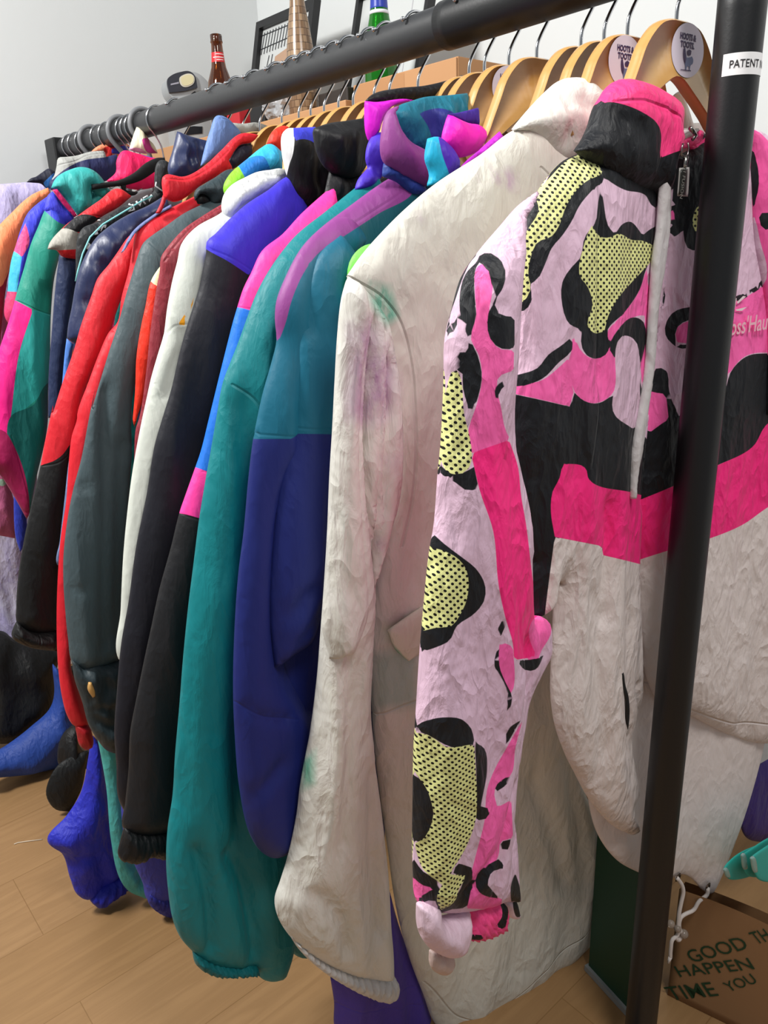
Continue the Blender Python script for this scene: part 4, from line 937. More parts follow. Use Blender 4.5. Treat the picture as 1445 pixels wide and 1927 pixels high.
# ---- teal jacket with magenta and violet collar
X6 = -.805
j = garment('shell_jacket', X6, 'bright teal shell jacket with tall magenta collar lined in black', 'jacket')
patch('body', P((705, 330), (640, 390), (560, 460), (510, 560), (500, 900), (500, 1500), (560, 1800), (640, 1780), (680, 1000), (760, 400)), X6-.006, T=.016, r=.05, base='#047379', parent=j, res=.009, seed=21)
patch('sleeve', P((705, 325), (660, 360), (610, 400), (560, 440), (530, 475), (500, 520), (480, 560), (465, 600), (447, 650), (431, 690), (420, 720), (409, 780), (397, 850), (388, 900), (375, 980), (365, 1060), (355, 1140), (345, 1240), (338, 1330), (330, 1420), (325, 1500), (316, 1560), (313, 1620), (317, 1680), (325, 1730), (340, 1765), (362, 1790), (372, 1800), (400, 1815), (440, 1820), (478, 1818), (488, 1838), (512, 1843), (532, 1836), (546, 1790), (556, 1730), (570, 1600), (560, 1400), (535, 1200), (540, 1000), (580, 700), (640, 500), (720, 380)), X6+.016, T=.030, r=.055, base='#04797f', parent=j, res=.0065, seed=22, fold=(.007, 15, 2.2), crinkle=.3, cscale=45,
      creases=[(P((345, 1560), (370, 1640), (385, 1790)), .012, .009), (P((400, 1570), (445, 1660), (470, 1800)), .014, .010), (P((430, 1300), (435, 1450), (425, 1600)), .006, .014), (P((440, 700), (430, 900), (410, 1100)), .005, .014)], seams=[P((428, 722), (455, 745), (478, 800))])
patch('cuff', P((362, 1788), (400, 1806), (442, 1812), (480, 1812), (484, 1830), (440, 1834), (398, 1832), (368, 1814)), X6+.020, T=.022, r=.02, base='#05686d', parent=j, res=.0036, fold=(0, 1, 1), gather=(.003, 150, .1))
patch('collar', B((930, 458), (935, 600), (950, 645), (985, 605), (1000, 560), (1045, 490), (1100, 470), (1160, 455), (1100, 448), (980, 462)), X6+.014, T=.016, r=.025, base='#e012d0', parent=j, res=.0042, seed=23, fold=(.003, 30, 16), crinkle=.15, layers=[dict(c='#3b3540', p=B((1050, 480), (1015, 560), (985, 605), (1015, 612), (1030, 560), (1070, 500)))])
patch('collar_lining', B((928, 462), (960, 430), (1080, 400), (1200, 388), (1310, 362), (1370, 340), (1380, 400), (1380, 430), (1200, 450), (1150, 455), (1100, 450), (985, 468)), X6+.004, T=.012, r=.02, base='#17161a', parent=j, res=.0045, seed=24)
patch('collar', B((985, 602), (950, 640), (935, 720), (945, 760), (900, 815), (885, 860), (945, 862), (1000, 805), (1030, 750), (1025, 600)), X6+.020, T=.016, r=.022, base='#4a2ec0', parent=j, res=.004, seed=25, fold=(.006, 40, 26), crinkle=.15, label='ruffled violet lower collar', creases=[(B((960, 650), (950, 740), (990, 790)), .006, .006), (B((1000, 640), (985, 740), (950, 820)), .005, .005)])

# ---- hot pink, blue and black jacket
X7 = -.890
j = garment('ski_jacket', X7, 'hot pink shouldered ski jacket with blue sleeve, pink band and black collar', 'jacket', (1.22, .5, .2, .24), '#17171a')
blu = P((400, 575), (447, 578), (475, 585), (520, 600), (500, 895), (389, 889), (360, 880), (330, 880))
pnk = P((330, 878), (364, 879), (400, 890), (450, 895), (450, 990), (389, 979), (339, 966), (300, 960))
blk = P((300, 964), (339, 966), (389, 979), (450, 992), (500, 1700), (150, 1700))
patch('sleeve', P((625, 350), (566, 403), (531, 441), (493, 472), (473, 513), (459, 541), (447, 578), (439, 605), (428, 648), (415, 700), (393, 790), (378, 850), (366, 885), (350, 930), (338, 965), (322, 1030), (300, 1110), (285, 1180), (270, 1250), (256, 1320), (245, 1380), (242, 1450), (236, 1510), (232, 1560), (270, 1570), (330, 1560), (370, 1500), (375, 1300), (400, 1050), (430, 850), (470, 650), (540, 500), (630, 400)), X7+.012, T=.024, r=.045, base='#ff3a9d', parent=j, res=.0065, seed=26, layers=[dict(c='#1470d8', p=blu), dict(c='#ff3fa0', p=pnk), dict(c='#18181b', p=blk)], fold=(.006, 15, 2.2), crinkle=.15, seams=[P((445, 578), (480, 585)), P((362, 880), (395, 890)), P((338, 966), (390, 979))])
patch('cuff', E((620, 945), (600, 1020), (588, 1080), (600, 1105), (625, 1112), (660, 1118), (690, 1112), (735, 1085), (780, 1095), (880, 1090), (880, 960), (700, 960)), X7+.016, T=.02, r=.02, base='#151517', parent=j, res=.004, fold=(.002, 40, 10), gather=(.003, 110, -.25), seed=27)
patch('collar', B((698, 582), (760, 560), (860, 545), (940, 533), (950, 640), (945, 700), (905, 790), (840, 805), (760, 765), (718, 690)), X7+.016, T=.022, r=.03, base='#121215', parent=j, res=.0045, seed=28, fold=(.006, 22, 12), crinkle=.2, back=.8, creases=[(B((705, 590), (800, 580), (930, 548)), .004, .004)])
patch('yoke', B((770, 770), (840, 800), (905, 780), (960, 830), (860, 900), (790, 950), (720, 985), (690, 990), (730, 930)), X7+.010, T=.014, r=.03, base='#141417', parent=j, res=.005, fold=(.006, 30, 12), seed=29)

# ---- royal blue yoke jacket with charcoal sleeve
X8 = -.955
j = garment('ski_jacket', X8, 'royal blue shouldered jacket with long charcoal sleeve and black collar', 'jacket', (1.21, .5, .2, .24), '#1b1b20')
yk = C((560, 480), (400, 528), (300, 600), (180, 680), (90, 760), (10, 840), (-40, 880), (-50, 910), (-30, 925), (80, 985), (200, 1065), (320, 900), (520, 690))
patch('sleeve', P((560, 330), (538, 333), (504, 358), (462, 385), (431, 413), (405, 440), (389, 455), (388, 475), (382, 505), (375, 540), (366, 570), (350, 620), (338, 664), (322, 734), (307, 783), (291, 838), (277, 925), (256, 1030), (242, 1132), (228, 1212), (220, 1300), (215, 1381), (219, 1440), (222, 1500), (240, 1540), (290, 1520), (320, 1200), (370, 950), (420, 750), (470, 600), (520, 480), (580, 400)), X8+.010, T=.022, r=.045, base='#1c1c24', parent=j, res=.0065, seed=30, layers=[dict(c='#3d32c9', p=yk)], fold=(.005, 14, 2), crinkle=.12, spec=.3, seams=[P((388, 468), (428, 492), (468, 518))])
patch('collar', B((552, 640), (575, 790), (600, 870), (660, 940), (720, 940), (790, 830), (760, 740), (710, 650), (705, 575), (605, 580), (580, 582), (558, 605)), X8+.014, T=.020, r=.03, base='#17171a', parent=j, res=.0042, seed=31, fold=(.006, 30, 16), crinkle=.2,
      layers=[dict(c='#e6e8e6', p=B((530, 560), (607, 575), (612, 640), (604, 700), (590, 740), (575, 800), (540, 760))), dict(c='#3a3fd0', p=B((606, 560), (720, 560), (715, 660), (690, 640), (650, 630), (609, 640)))], creases=[(B((640, 660), (620, 760), (650, 880)), .008, .008), (B((700, 700), (690, 800), (720, 900)), .006, .008)], label='black collar with white edge and blue tab')

# ---- white padded jacket
X9 = -.995
j = garment('padded_jacket', X9, 'plain white padded jacket with quilted collar and sleeve zip', 'jacket', (1.2, .5, .2, .24), '#dcded6')
patch('sleeve', P((440, 380), (415, 401), (367, 429), (341, 460), (334, 491), (325, 526), (315, 578), (308, 630), (298, 664), (284, 713), (277, 745), (263, 811), (249, 890), (239, 970), (232, 1046), (227, 1150), (223, 1240), (240, 1250), (280, 1000), (330, 800), (380, 620), (430, 480), (480, 400)), X9+.012, T=.022, r=.04, base='#d0d4cb', parent=j, res=.006, seed=32, fold=(.005, 14, 2.5), crinkle=.12, layers=[dict(c='#f2a51e', p=A((1075, 1060), (1050, 1130), (995, 1268), (970, 1240), (1000, 1195)))], creases=[(P((318, 605), (335, 640), (315, 690), (296, 760)), .006, .006)], seams=[A((900, 1290), (930, 1250), (985, 1240)), D((830, 60), (850, 150), (880, 220)), P((344, 618), (330, 690), (310, 780))])
patch('collar', B((288, 895), (310, 855), (335, 832), (385, 805), (440, 780), (500, 770), (560, 768), (580, 800), (520, 850), (430, 905), (360, 950), (310, 1000), (285, 960)), X9+.018, T=.020, r=.025, base='#d9dbd9', parent=j, res=.004, seed=33, fold=(.004, 40, 20), crinkle=.25, creases=[(B((310, 880), (400, 820), (480, 790), (565, 785)), .005, .004)])

# ---- small bright collars
j = garment('windbreaker', -1.036, 'cyan, blue and lime windbreaker showing only its folded collar', 'jacket', (1.2, .6, .14, .22), '#2f9fd0')
patch('collar', B((290, 850), (318, 790), (358, 752), (400, 718), (460, 670), (500, 652), (550, 690), (550, 780), (500, 790), (440, 800), (390, 830), (340, 865), (300, 895)), -1.026, T=.018, r=.025, base='#37b4e0', parent=j, res=.0042, seed=34, fold=(.004, 40, 20), layers=[dict(c='#1f78cc', p=B((357, 752), (400, 718), (470, 708), (482, 720), (510, 790), (390, 830))), dict(c='#86d62c', p=B((357, 750), (392, 812), (340, 870), (270, 920), (270, 820)))])
j = garment('fleece', -1.072, 'red fleece showing only its collar between white and cyan collars', 'jacket', (1.2, .6, .18, .22), '#c2281e')
patch('collar', B((485, 652), (515, 592), (575, 572), (590, 590), (560, 640), (548, 700), (530, 690)), -1.066, T=.014, r=.02, base='#e2311f', parent=j, res=.004, seed=35)

# ---- burgundy, orange-red
j = garment('jacket', -1.112, 'burgundy jacket shoulder between slate coat and white padded jacket', 'jacket', (1.19, .5, .2, .22), '#7a2430')
patch('sleeve', A((1260, 560), (1215, 585), (1100, 655), (1000, 725), (910, 825), (875, 880), (868, 960), (852, 1040), (828, 1200), (815, 1300), (795, 1500), (755, 1760))+D((740, 300), (728, 500), (705, 680), (690, 900), (760, 900), (860, 300))+A((900, 1500), (1000, 1100), (1130, 800), (1300, 650)), -1.106, T=.014, r=.03, base='#8a2a36', parent=j, res=.007, seed=36, seams=[A((1210, 600), (1050, 700), (930, 830), (885, 900))])
j = garment('jacket', -1.150, 'narrow orange red sleeve with cream shoulder patch beside the slate coat', 'jacket', (1.18, .5, .2, .22), '#d23a1c')
patch('sleeve', A((870, 930), (858, 945), (820, 1010), (790, 1150), (768, 1250), (742, 1420), (735, 1600), (722, 1760))+D((710, 200), (730, 300), (760, 200))+A((860, 1500), (920, 1100)), -1.140, T=.012, r=.025, base='#e8331c', parent=j, res=.006, seed=37, layers=[dict(c='#e8dfb0', p=A((890, 900), (850, 940), (815, 1005), (850, 1038), (900, 1020)))])

# ---- slate coat
X12 = -1.196
j = garment('coat', X12, 'dark slate grey coat with large sleeve and toggle cuff', 'coat', (1.19, .45, .2, .24), '#3a474c')
patch('sleeve', A((1220, 555), (1150, 570), (1080, 600), (1000, 640), (900, 710), (820, 765), (780, 800), (740, 900), (710, 1000), (680, 1100), (640, 1250), (600, 1370), (545, 1550), (500, 1700))+D((520, 80), (488, 230), (440, 480), (400, 630), (370, 780), (345, 1000), (345, 1150), (355, 1300), (370, 1450), (398, 1590), (450, 1620), (560, 1600), (650, 1550), (680, 1000), (710, 500), (760, 0))+A((900, 1400), (1000, 1000), (1150, 700), (1260, 620)), X12+.012, T=.026, r=.05, base='#435257', parent=j, res=.0068, seed=38, fold=(.006, 16, 2.2), crinkle=.18, creases=[(D((560, 0), (550, 500), (540, 1100), (545, 1550)), .010, .010), (D((640, 300), (620, 900), (600, 1500)), .008, .012), (D((420, 480), (440, 620), (490, 560)), .005, .008), (D((350, 1120), (430, 1170), (480, 1160)), .005, .008)], seams=[A((790, 790), (850, 900), (860, 1000))])
patch('cuff', E((358, 110), (370, 200), (410, 320), (440, 430), (480, 500), (530, 560), (570, 574), (595, 480), (600, 110), (520, 135), (450, 130), (410, 150)), X12+.020, T=.024, r=.03, base='#2c383d', parent=j, res=.0042, seed=39, fold=(.008, 40, 18), crinkle=.2, creases=[(E((450, 300), (500, 340), (570, 320)), .008, .007), (E((450, 360), (520, 420), (575, 420)), .008, .007)])
patch('toggle', E((440, 222), (455, 220), (472, 260), (474, 295), (462, 300), (436, 255)), X12+.042, T=.007, r=.008, base='#c99a5a', parent=j, res=.003, fold=(0, 1, 1), rough=.3, crinkle=0, label='tan wooden cuff toggle')
patch('collar', A((1055, 545), (1065, 512), (1110, 480), (1160, 450), (1260, 400), (1290, 420), (1250, 560), (1180, 590), (1145, 590), (1140, 560), (1100, 535), (1075, 545), (1062, 575)), X12+.016, T=.018, r=.022, base='#2f3d42', parent=j, res=.004, seed=40, fold=(.003, 30, 14))
patch('collar_lining', A((1060, 560), (1075, 540), (1105, 530), (1142, 560), (1150, 595), (1110, 590), (1075, 590)), X12+.012, T=.006, r=.02, base='#0d0f11', parent=j, res=.004)  # near-black sheet paints the shade inside the collar opening

# ---- red jackets
X13 = -1.240
j = garment('ski_jacket', X13, 'bright red ski jacket with long red collar lined navy and slim red sleeve', 'jacket', (1.2, .4, .2, .24), '#c31d2c')
patch('sleeve', A((1075, 540), (950, 600), (800, 680), (740, 745), (720, 830), (700, 950), (660, 1100), (640, 1230), (590, 1290), (540, 1400), (480, 1560), (420, 1734))+D((420, 250), (390, 350), (375, 480), (360, 700), (330, 900), (315, 1100), (308, 1300), (310, 1500))+E((290, 150), (310, 300), (340, 400), (372, 440), (440, 440), (435, 400), (390, 260), (350, 110))+D((400, 1500), (410, 1100), (450, 700), (520, 400), (600, 0))+A((700, 1400), (800, 1100), (900, 850), (1080, 620)), X13+.008, T=.020, r=.035, base='#d8202f', parent=j, res=.0065, seed=41, fold=(.005, 18, 2.4), crinkle=.16, seams=[A((530, 1230), (570, 1230), (620, 1235)), A((525, 1268), (610, 1278))])
patch('cuff', E((372, 430), (440, 432), (455, 470), (462, 510), (455, 540), (420, 556), (395, 535), (384, 490)), X13+.010, T=.022, r=.02, base='#a3141f', parent=j, res=.004, fold=(.004, 60, 20))
patch('lining_edge', D((412, 290), (375, 480), (350, 700), (325, 920), (312, 1050), (322, 1055), (345, 920), (372, 700), (395, 500), (425, 300)), X13+.004, T=.006, r=.01, base='#6d80a6', parent=j, res=.005, fold=(0, 1, 1), label='steel blue lining edge')
patch('collar', A((885, 442), (900, 430), (1000, 440), (1100, 390), (1200, 300), (1290, 215), (1330, 203), (1405, 213), (1372, 252), (1300, 272), (1240, 355), (1262, 395), (1100, 485), (950, 578), (890, 560)), X13+.016, T=.014, r=.022, base='#dc2030', parent=j, res=.0042, seed=42, fold=(.003, 30, 14), seams=[A((895, 455), (1000, 460), (1120, 400), (1230, 300))])
patch('collar_lining', A((1365, 255), (1290, 268), (1235, 352), (1265, 400), (1368, 340)), X13+.008, T=.010, r=.02, base='#1c1e33', parent=j, res=.004)
patch('collar_edge', A((900, 560), (890, 600), (868, 640), (845, 640), (870, 590), (885, 540)), X13+.020, T=.006, r=.008, base='#b71826', parent=j, res=.004)
patch('shoulder_piping', A((930, 590), (830, 650), (720, 740), (655, 860), (668, 850), (735, 750), (840, 665), (940, 605)), X13+.010, T=.010, r=.01, base='#66719f', parent=j, res=.005, fold=(0, 1, 1), label='slate blue shoulder piping')

X14 = -1.288
j = garment('ski_jacket', X14, 'red and black ski jacket with flared black lower sleeve and wide cuff', 'jacket', (1.19, .4, .2, .24), '#b81c2a')
patch('sleeve', A((760, 720), (700, 765), (640, 850), (590, 920), (530, 995), (500, 1080), (440, 1250), (400, 1390), (340, 1560), (290, 1720))+D((288, 180), (240, 400), (220, 510), (200, 600), (160, 770), (120, 970), (95, 1150), (88, 1280), (95, 1370), (200, 1420), (310, 1410), (320, 1100), (360, 700), (420, 400), (460, 100))+A((560, 1400), (640, 1150), (740, 900)), X14+.012, T=.022, r=.045, base='#cf1d2b', parent=j, res=.007, seed=43, layers=[dict(c='#131314', p=D((150, 560), (219, 510), (290, 485), (340, 450), (385, 390), (500, 300), (500, 1700), (0, 1700)))], fold=(.006, 16, 2.4), crinkle=.2, seams=[D((218, 508), (290, 485), (345, 445), (380, 395))])
patch('cuff', D((90, 1355), (70, 1400), (62, 1430), (75, 1455), (120, 1480), (180, 1500), (310, 1515), (312, 1400), (200, 1410), (140, 1395)), X14+.014, T=.026, r=.025, base='#121213', parent=j, res=.0045, seed=44, seams=[D((75, 1420), (180, 1470), (205, 1400))])

# ---- glossy navy and denim collars, navy puffer
j = garment('denim_jacket', -1.315, 'pale denim blue jacket showing only its upturned collar under the rail', 'jacket', (1.2, .5, .2, .22), '#5f7db4')
patch('collar', B((258, 525), (300, 532), (345, 575), (370, 605), (330, 655), (270, 705), (185, 755), (205, 670), (230, 590)), -1.305, T=.014, r=.022, base='#6583bb', parent=j, res=.0042, seed=45, seams=[B((265, 540), (300, 550), (355, 605))], fold=(.003, 30, 14))
j = garment('jumper', -1.335, 'light grey knitted jumper neckline behind the denim collar', 'jumper', (1.22, .75, .10, .2), '#8f8f8c')
patch('collar', B((320, 555), (380, 560), (440, 555), (500, 575), (490, 605), (420, 610), (360, 610), (330, 590)), -1.335, T=.010, r=.016, base='#a4a5a0', parent=j, res=.004)
X15 = -1.375
j = garment('puffer_jacket', X15, 'glossy navy puffer jacket with upright collar and padded sleeve', 'jacket', (1.19, .45, .2, .22), '#1d2747')
patch('sleeve', A((900, 540), (800, 600), (700, 645), (600, 705), (520, 775), (470, 855), (430, 950), (410, 1030), (390, 1150), (370, 1250), (363, 1320), (410, 1350), (470, 1350), (560, 1100), (660, 900), (780, 720), (920, 620)), X15+.016, T=.024, r=.04, base='#212b50', parent=j, res=.0055, seed=46, rough=.42, spec=.5, fold=(.008, 26, 9), crinkle=.1, creases=[(A((720, 650), (740, 720)), .008, .008), (A((600, 720), (640, 820)), .008, .008), (A((480, 870), (560, 960)), .008, .008), (A((410, 1110), (500, 1130)), .008, .008)])
patch('collar', B((80, 595), (130, 615), (222, 640), (215, 700), (195, 760), (150, 800), (50, 808), (38, 770), (60, 680)), X15+.02, T=.018, r=.024, base='#232e55', parent=j, res=.004, seed=47, rough=.42, spec=.5, fold=(.006, 40, 26), crinkle=.1, creases=[(B((80, 620), (150, 650), (215, 660)), .004, .005), (B((60, 700), (130, 720), (200, 720)), .004, .006)])
j = garment('jacket', -1.405, 'pale blue sleeve edge between red and navy sleeves', 'jacket', (1.18, .5, .18, .2), '#4c7fd0')
patch('sleeve', A((362, 1320), (352, 1400), (338, 1560), (330, 1640), (352, 1640), (375, 1500), (400, 1350)), -1.400, T=.008, r=.014, base='#4c7fd0', parent=j, res=.005)

# ---- black jacket with white zip print
X16 = -1.440
j = garment('jacket', X16, 'black jacket with white graphic print and pale piping along its shoulder', 'jacket', (1.19, .5, .2, .22), '#161719')
body = patch('sleeve', A((860, 358), (848, 440), (835, 520), (700, 585), (600, 640), (520, 690), (450, 720), (425, 760), (412, 850), (412, 930), (410, 1000), (430, 960), (470, 870), (540, 770), (620, 720), (800, 620), (900, 540), (880, 470), (895, 360)), X16+.012, T=.014, r=.024, base='#1d1f22', parent=j, res=.0045, seed=48)
WP = plain('white_print_b', '#d4dbdd', .5); CP = plain('aqua_piping', '#7fc7c9', .5)
tube('piping', [onX(p, X16+.028) for p in A((830, 545), (760, 580), (660, 640), (560, 700), (490, 770), (450, 860), (425, 950), (412, 1010))], .0016, CP, j, n=6)
tube('piping', [onX(p, X16+.026) for p in A((850, 470), (845, 490), (870, 510), (885, 520))], .0014, WP, j, n=6)
for seq in (A((700, 590), (720, 600), (700, 630), (730, 620), (720, 590)), A((740, 575), (760, 600), (770, 565), (790, 590)), A((520, 740), (515, 755), (530, 750), (525, 735), (550, 715), (545, 735), (560, 710), (575, 705), (570, 720)), A((465, 830), (480, 800), (490, 810), (475, 835)), A((780, 560), (800, 545), (810, 575), (825, 540))):
    tube('graphic_print', [onX(p, X16+.0275) for p in seq], .0020, WP, body, n=5)
patch('collar', A((858, 360), (890, 350), (925, 370), (915, 420), (885, 480), (880, 530), (845, 540), (840, 440)), X16+.016, T=.012, r=.016, base='#25272a', parent=j, res=.004)

# ---- red, black and grey jacket with navy sleeve
X17 = -1.520
j = garment('ski_jacket', X17, 'ski jacket with red, black and grey striped shoulder above a navy sleeve', 'jacket', (1.17, .5, .2, .22), '#1e2a4a')
patch('sleeve', A((420, 830), (325, 860), (318, 900), (300, 1050), (280, 1300), (265, 1500), (262, 1734))+D((262, 250), (330, 250), (340, 100))+A((345, 1500), (370, 1300), (400, 1100), (430, 950)), X17+.006, T=.016, r=.035, base='#1f2c4e', parent=j, res=.007, seed=49)
patch('shoulder', A((640, 505), (715, 548), (640, 610), (560, 655), (500, 700), (430, 760), (415, 890), (330, 870), (312, 845), (258, 835), (270, 800), (345, 715), (440, 640), (540, 570)), X17+.020, T=.018, r=.024, base='#d8202a', parent=j, res=.0045, seed=50, layers=[dict(c='#1a1a1c', p=A((438, 648), (550, 662), (430, 742), (340, 722))), dict(c='#a3a097', p=A((345, 722), (432, 748), (425, 835), (300, 842), (240, 845), (260, 790)))], seams=[A((350, 725), (430, 745)), A((440, 648), (550, 662))], fold=(.003, 30, 16))

# ---- flocked black hanger, pink jacket, dangling scraps
VEL = plain('black_velvet', '#101012', .9)
hz = thing('coat_hanger', (-1.60, 0, RAIL_Z-.09), 'slim black velvet hanger above the teal hood', 'hanger')
patch('hanger_bar', I((775, 572), (860, 560), (1000, 540), (1130, 480), (1240, 390), (1330, 348), (1400, 345), (1400, 400), (1310, 470), (1200, 540), (1080, 578), (900, 602), (780, 622)), -1.60, T=.006, r=.006, mat=VEL, parent=hz, res=.005, fold=(0, 1, 1))
patch('trouser_notch', I((1020, 575), (1072, 572), (1068, 622), (1175, 640), (1150, 664), (1080, 664), (1038, 622)), -1.60, T=.005, r=.006, mat=VEL, parent=hz, res=.004, fold=(0, 1, 1))
tube('hook', hook_pts(-1.60, .075), .0022, CHROME, hz, n=7)
j = garment('jacket', -1.70, 'hot pink jacket collar with purple lining behind the black velvet hanger', 'jacket', (1.2, .5, .18, .22), '#d81a58')
patch('collar', I((1045, 288), (1150, 305), (1275, 340), (1380, 360), (1380, 540), (1200, 620), (1060, 600), (905, 545), (985, 465), (990, 370)), -1.695, T=.016, r=.03, base='#f51a62', parent=j, res=.005, seed=51, fold=(.004, 25, 14), layers=[dict(c='#6a2fc0', p=I((1140, 280), (1400, 280), (1400, 350), (1280, 345), (1200, 320)))])
j = garment('scarf', -1.745, 'cream and pink scarf knotted on a thin wire hook under the rail', 'scarf')
patch('cloth', I((1160, 85), (1215, 110), (1260, 190), (1300, 230), (1340, 310), (1200, 310), (1095, 280), (1110, 230), (1135, 150)), -1.745, T=.014, r=.022, base='#ece3c4', parent=j, res=.004, layers=[dict(c='#c43f8c', p=I((1205, 185), (1260, 175), (1290, 260), (1340, 310), (1250, 300), (1215, 230))), dict(c='#e6a5c6', p=I((1080, 262), (1200, 270), (1260, 320), (1080, 320)))], fold=(.004, 60, 20))

# ---- teal hooded jacket with pink and turquoise sleeve
X18 = -1.640
j = garment('hooded_jacket', X18, 'teal hooded windbreaker with green, hot pink and turquoise blocked sleeve', 'jacket', (1.15, .5, .2, .22), '#1f8a86')
patch('sleeve', A((345, 660), (262, 590), (235, 640), (210, 705), (170, 800), (130, 940), (100, 1040), (80, 1115), (40, 1250), (0, 1370), (-60, 1600))+D((-60, 300), (-60, 500), (0, 560), (60, 650), (145, 800), (158, 765), (190, 600), (255, 300), (262, 60))+A((268, 1500), (275, 1190), (292, 1000), (315, 900), (350, 770)), X18+.012, T=.024, r=.045, base='#1e8a78', parent=j, res=.0068, seed=52, fold=(.007, 16, 4), crinkle=.35, cscale=40,
      layers=[dict(c='#ee1a86', p=A((82, 1112), (180, 1165), (105, 1400), (60, 1734), (40, 1870), (-80, 1880), (-80, 1300))), dict(c='#29a39c', p=A((180, 1163), (290, 1192), (280, 1560), (255, 1580), (200, 1650), (60, 1760), (80, 1560), (105, 1400))), dict(c='#0f6560', p=D((60, 240), (180, 180), (262, 60), (300, 60), (290, 600), (170, 800), (150, 760), (38, 330))), dict(c='#9c1350', p=D((-80, 300), (20, 320), (42, 340), (160, 770), (146, 810), (-80, 520))), dict(c='#3540c4', p=A((262, 560), (280, 540), (420, 690), (345, 700), (240, 625)))], seams=[A((90, 1118), (180, 1165), (275, 1195)), D((40, 335), (100, 540), (155, 760))])
patch('hood', A((278, 502), (290, 470), (312, 440), (380, 402), (450, 388), (510, 410), (555, 455), (580, 510), (560, 560), (500, 520), (488, 600), (425, 655), (400, 620), (335, 540), (300, 510)), X18+.020, T=.026, r=.035, base='#35a5a2', parent=j, res=.0048, seed=53, fold=(.008, 30, 12), crinkle=.25, creases=[(A((330, 480), (370, 560), (400, 620)), .008, .01), (A((500, 430), (470, 520), (460, 610)), .008, .01)])
patch('hood', A((500, 520), (560, 480), (600, 520), (600, 560), (540, 600), (480, 640), (470, 600)), X18+.008, T=.014, r=.025, base='#2a918f', parent=j, res=.005, seed=54)
patch('zip_edge', A((284, 512), (310, 508), (360, 570), (418, 648), (405, 662), (340, 590)), X18+.034, T=.006, r=.01, base='#d4246e', parent=j, res=.004, label='pink zip edge of the hood')
patch('shoulder_panel', A((258, 545), (285, 520), (350, 600), (400, 660), (392, 690), (340, 700), (240, 622)), X18+.016, T=.014, r=.02, base='#3b3fd0', parent=j, res=.005, label='royal blue shoulder panel')

X19 = -1.738
j = garment('shell_jacket', X19, 'royal blue shell jacket with pink and cyan sleeve blocks behind the teal hooded one', 'jacket', (1.15, .5, .2, .22), '#343fc0')
patch('sleeve', A((262, 545), (200, 590), (150, 640), (115, 720), (90, 800), (60, 900), (42, 1050), (25, 1200), (60, 1260), (110, 1200), (140, 1000), (180, 850), (240, 700), (290, 600)), X19+.010, T=.016, r=.03, base='#3a3fd2', parent=j, res=.006, seed=55, layers=[dict(c='#e04a86', p=A((140, 690), (90, 800), (72, 850), (120, 880), (160, 800))), dict(c='#3fb2d4', p=A((20, 840), (72, 845), (120, 875), (90, 1080), (0, 1080))), dict(c='#d43a6c', p=A((0, 1062), (95, 1068), (120, 1300), (0, 1300)))])
patch('lower_edge', D((70, -200), (130, -200), (150, 300), (140, 600), (150, 720), (145, 800), (150, 900), (110, 980), (85, 900), (75, 760), (80, 500)), X19, T=.012, r=.02, base='#2a3aa8', parent=j, res=.006)
X20 = -1.790
j = garment('jacket', X20, 'salmon orange jacket with maroon lower sleeve near the left edge', 'jacket', (1.15, .5, .2, .22), '#e87a50')
patch('sleeve', A((262, 500), (180, 535), (120, 580), (70, 630), (0, 700), (-80, 800), (-80, 1500), (-10, 1500), (20, 1150), (50, 960), (95, 830), (140, 700), (200, 600), (275, 545)), X20+.010, T=.018, r=.04, base='#f28a5a', parent=j, res=.007, seed=56, layers=[dict(c='#9c1f34', p=A((-90, 1020), (10, 1040), (52, 950), (80, 1500), (-90, 1600)))])
X21 = -1.87
j = garment('jacket', X21, 'navy jacket with two-tone grey collar folded under the far rail end', 'jacket', (1.14, .5, .2, .22), '#20264c')
patch('collar', I((420, 560), (460, 500), (480, 420), (495, 350), (560, 340), (640, 330), (780, 293), (880, 288), (900, 340), (990, 315), (1010, 450), (900, 545), (800, 560), (640, 560), (500, 640), (430, 620)), X21+.006, T=.020, r=.04, base='#272d57', parent=j, res=.0055, seed=57, fold=(.005, 25, 10), layers=[dict(c='#a5a6a2', p=I((440, 540), (470, 400), (480, 330), (780, 280), (900, 280), (902, 342), (700, 372), (560, 440), (460, 520))), dict(c='#1f9fa8', p=I((300, 500), (380, 500), (380, 560), (300, 560)))], seams=[I((480, 415), (640, 375), (720, 335), (890, 312))])
X22 = -1.96
j = garment('fleece', X22, 'orange, red and blue patchwork fleece top peeking under the far rail', 'jacket', (1.2, .5, .2, .22), '#c25a3a')
patch('collar', I((770, 300), (810, 262), (860, 235), (960, 215), (1050, 208), (1110, 255), (1060, 310), (950, 350), (900, 350), (890, 300)), X22+.004, T=.014, r=.025, base='#f2906a', parent=j, res=.005, layers=[dict(c='#d02a2a', p=I((876, 262), (1055, 205), (1062, 242), (952, 272), (955, 350), (905, 345))), dict(c='#3a3fb0', p=I((950, 270), (1062, 243), (1120, 265), (1050, 310), (945, 312)))])
X23 = -2.02
j = garment('jacket', X23, 'dark navy jacket shoulder with blue panel behind the salmon jacket', 'jacket', (1.12, .5, .2, .22), '#15172a')
patch('shoulder', I((225, 556), (265, 520), (300, 510), (360, 470), (420, 438), (470, 470), (470, 580), (400, 610), (350, 570), (280, 560)), X23+.006, T=.014, r=.02, base='#17182c', parent=j, res=.005, layers=[dict(c='#2a68b0', p=I((368, 560), (420, 510), (465, 468), (490, 560), (400, 625)))])
X24 = -2.10
j = garment('dress', X24, 'pale lilac marbled long dress at the far left end', 'dress')
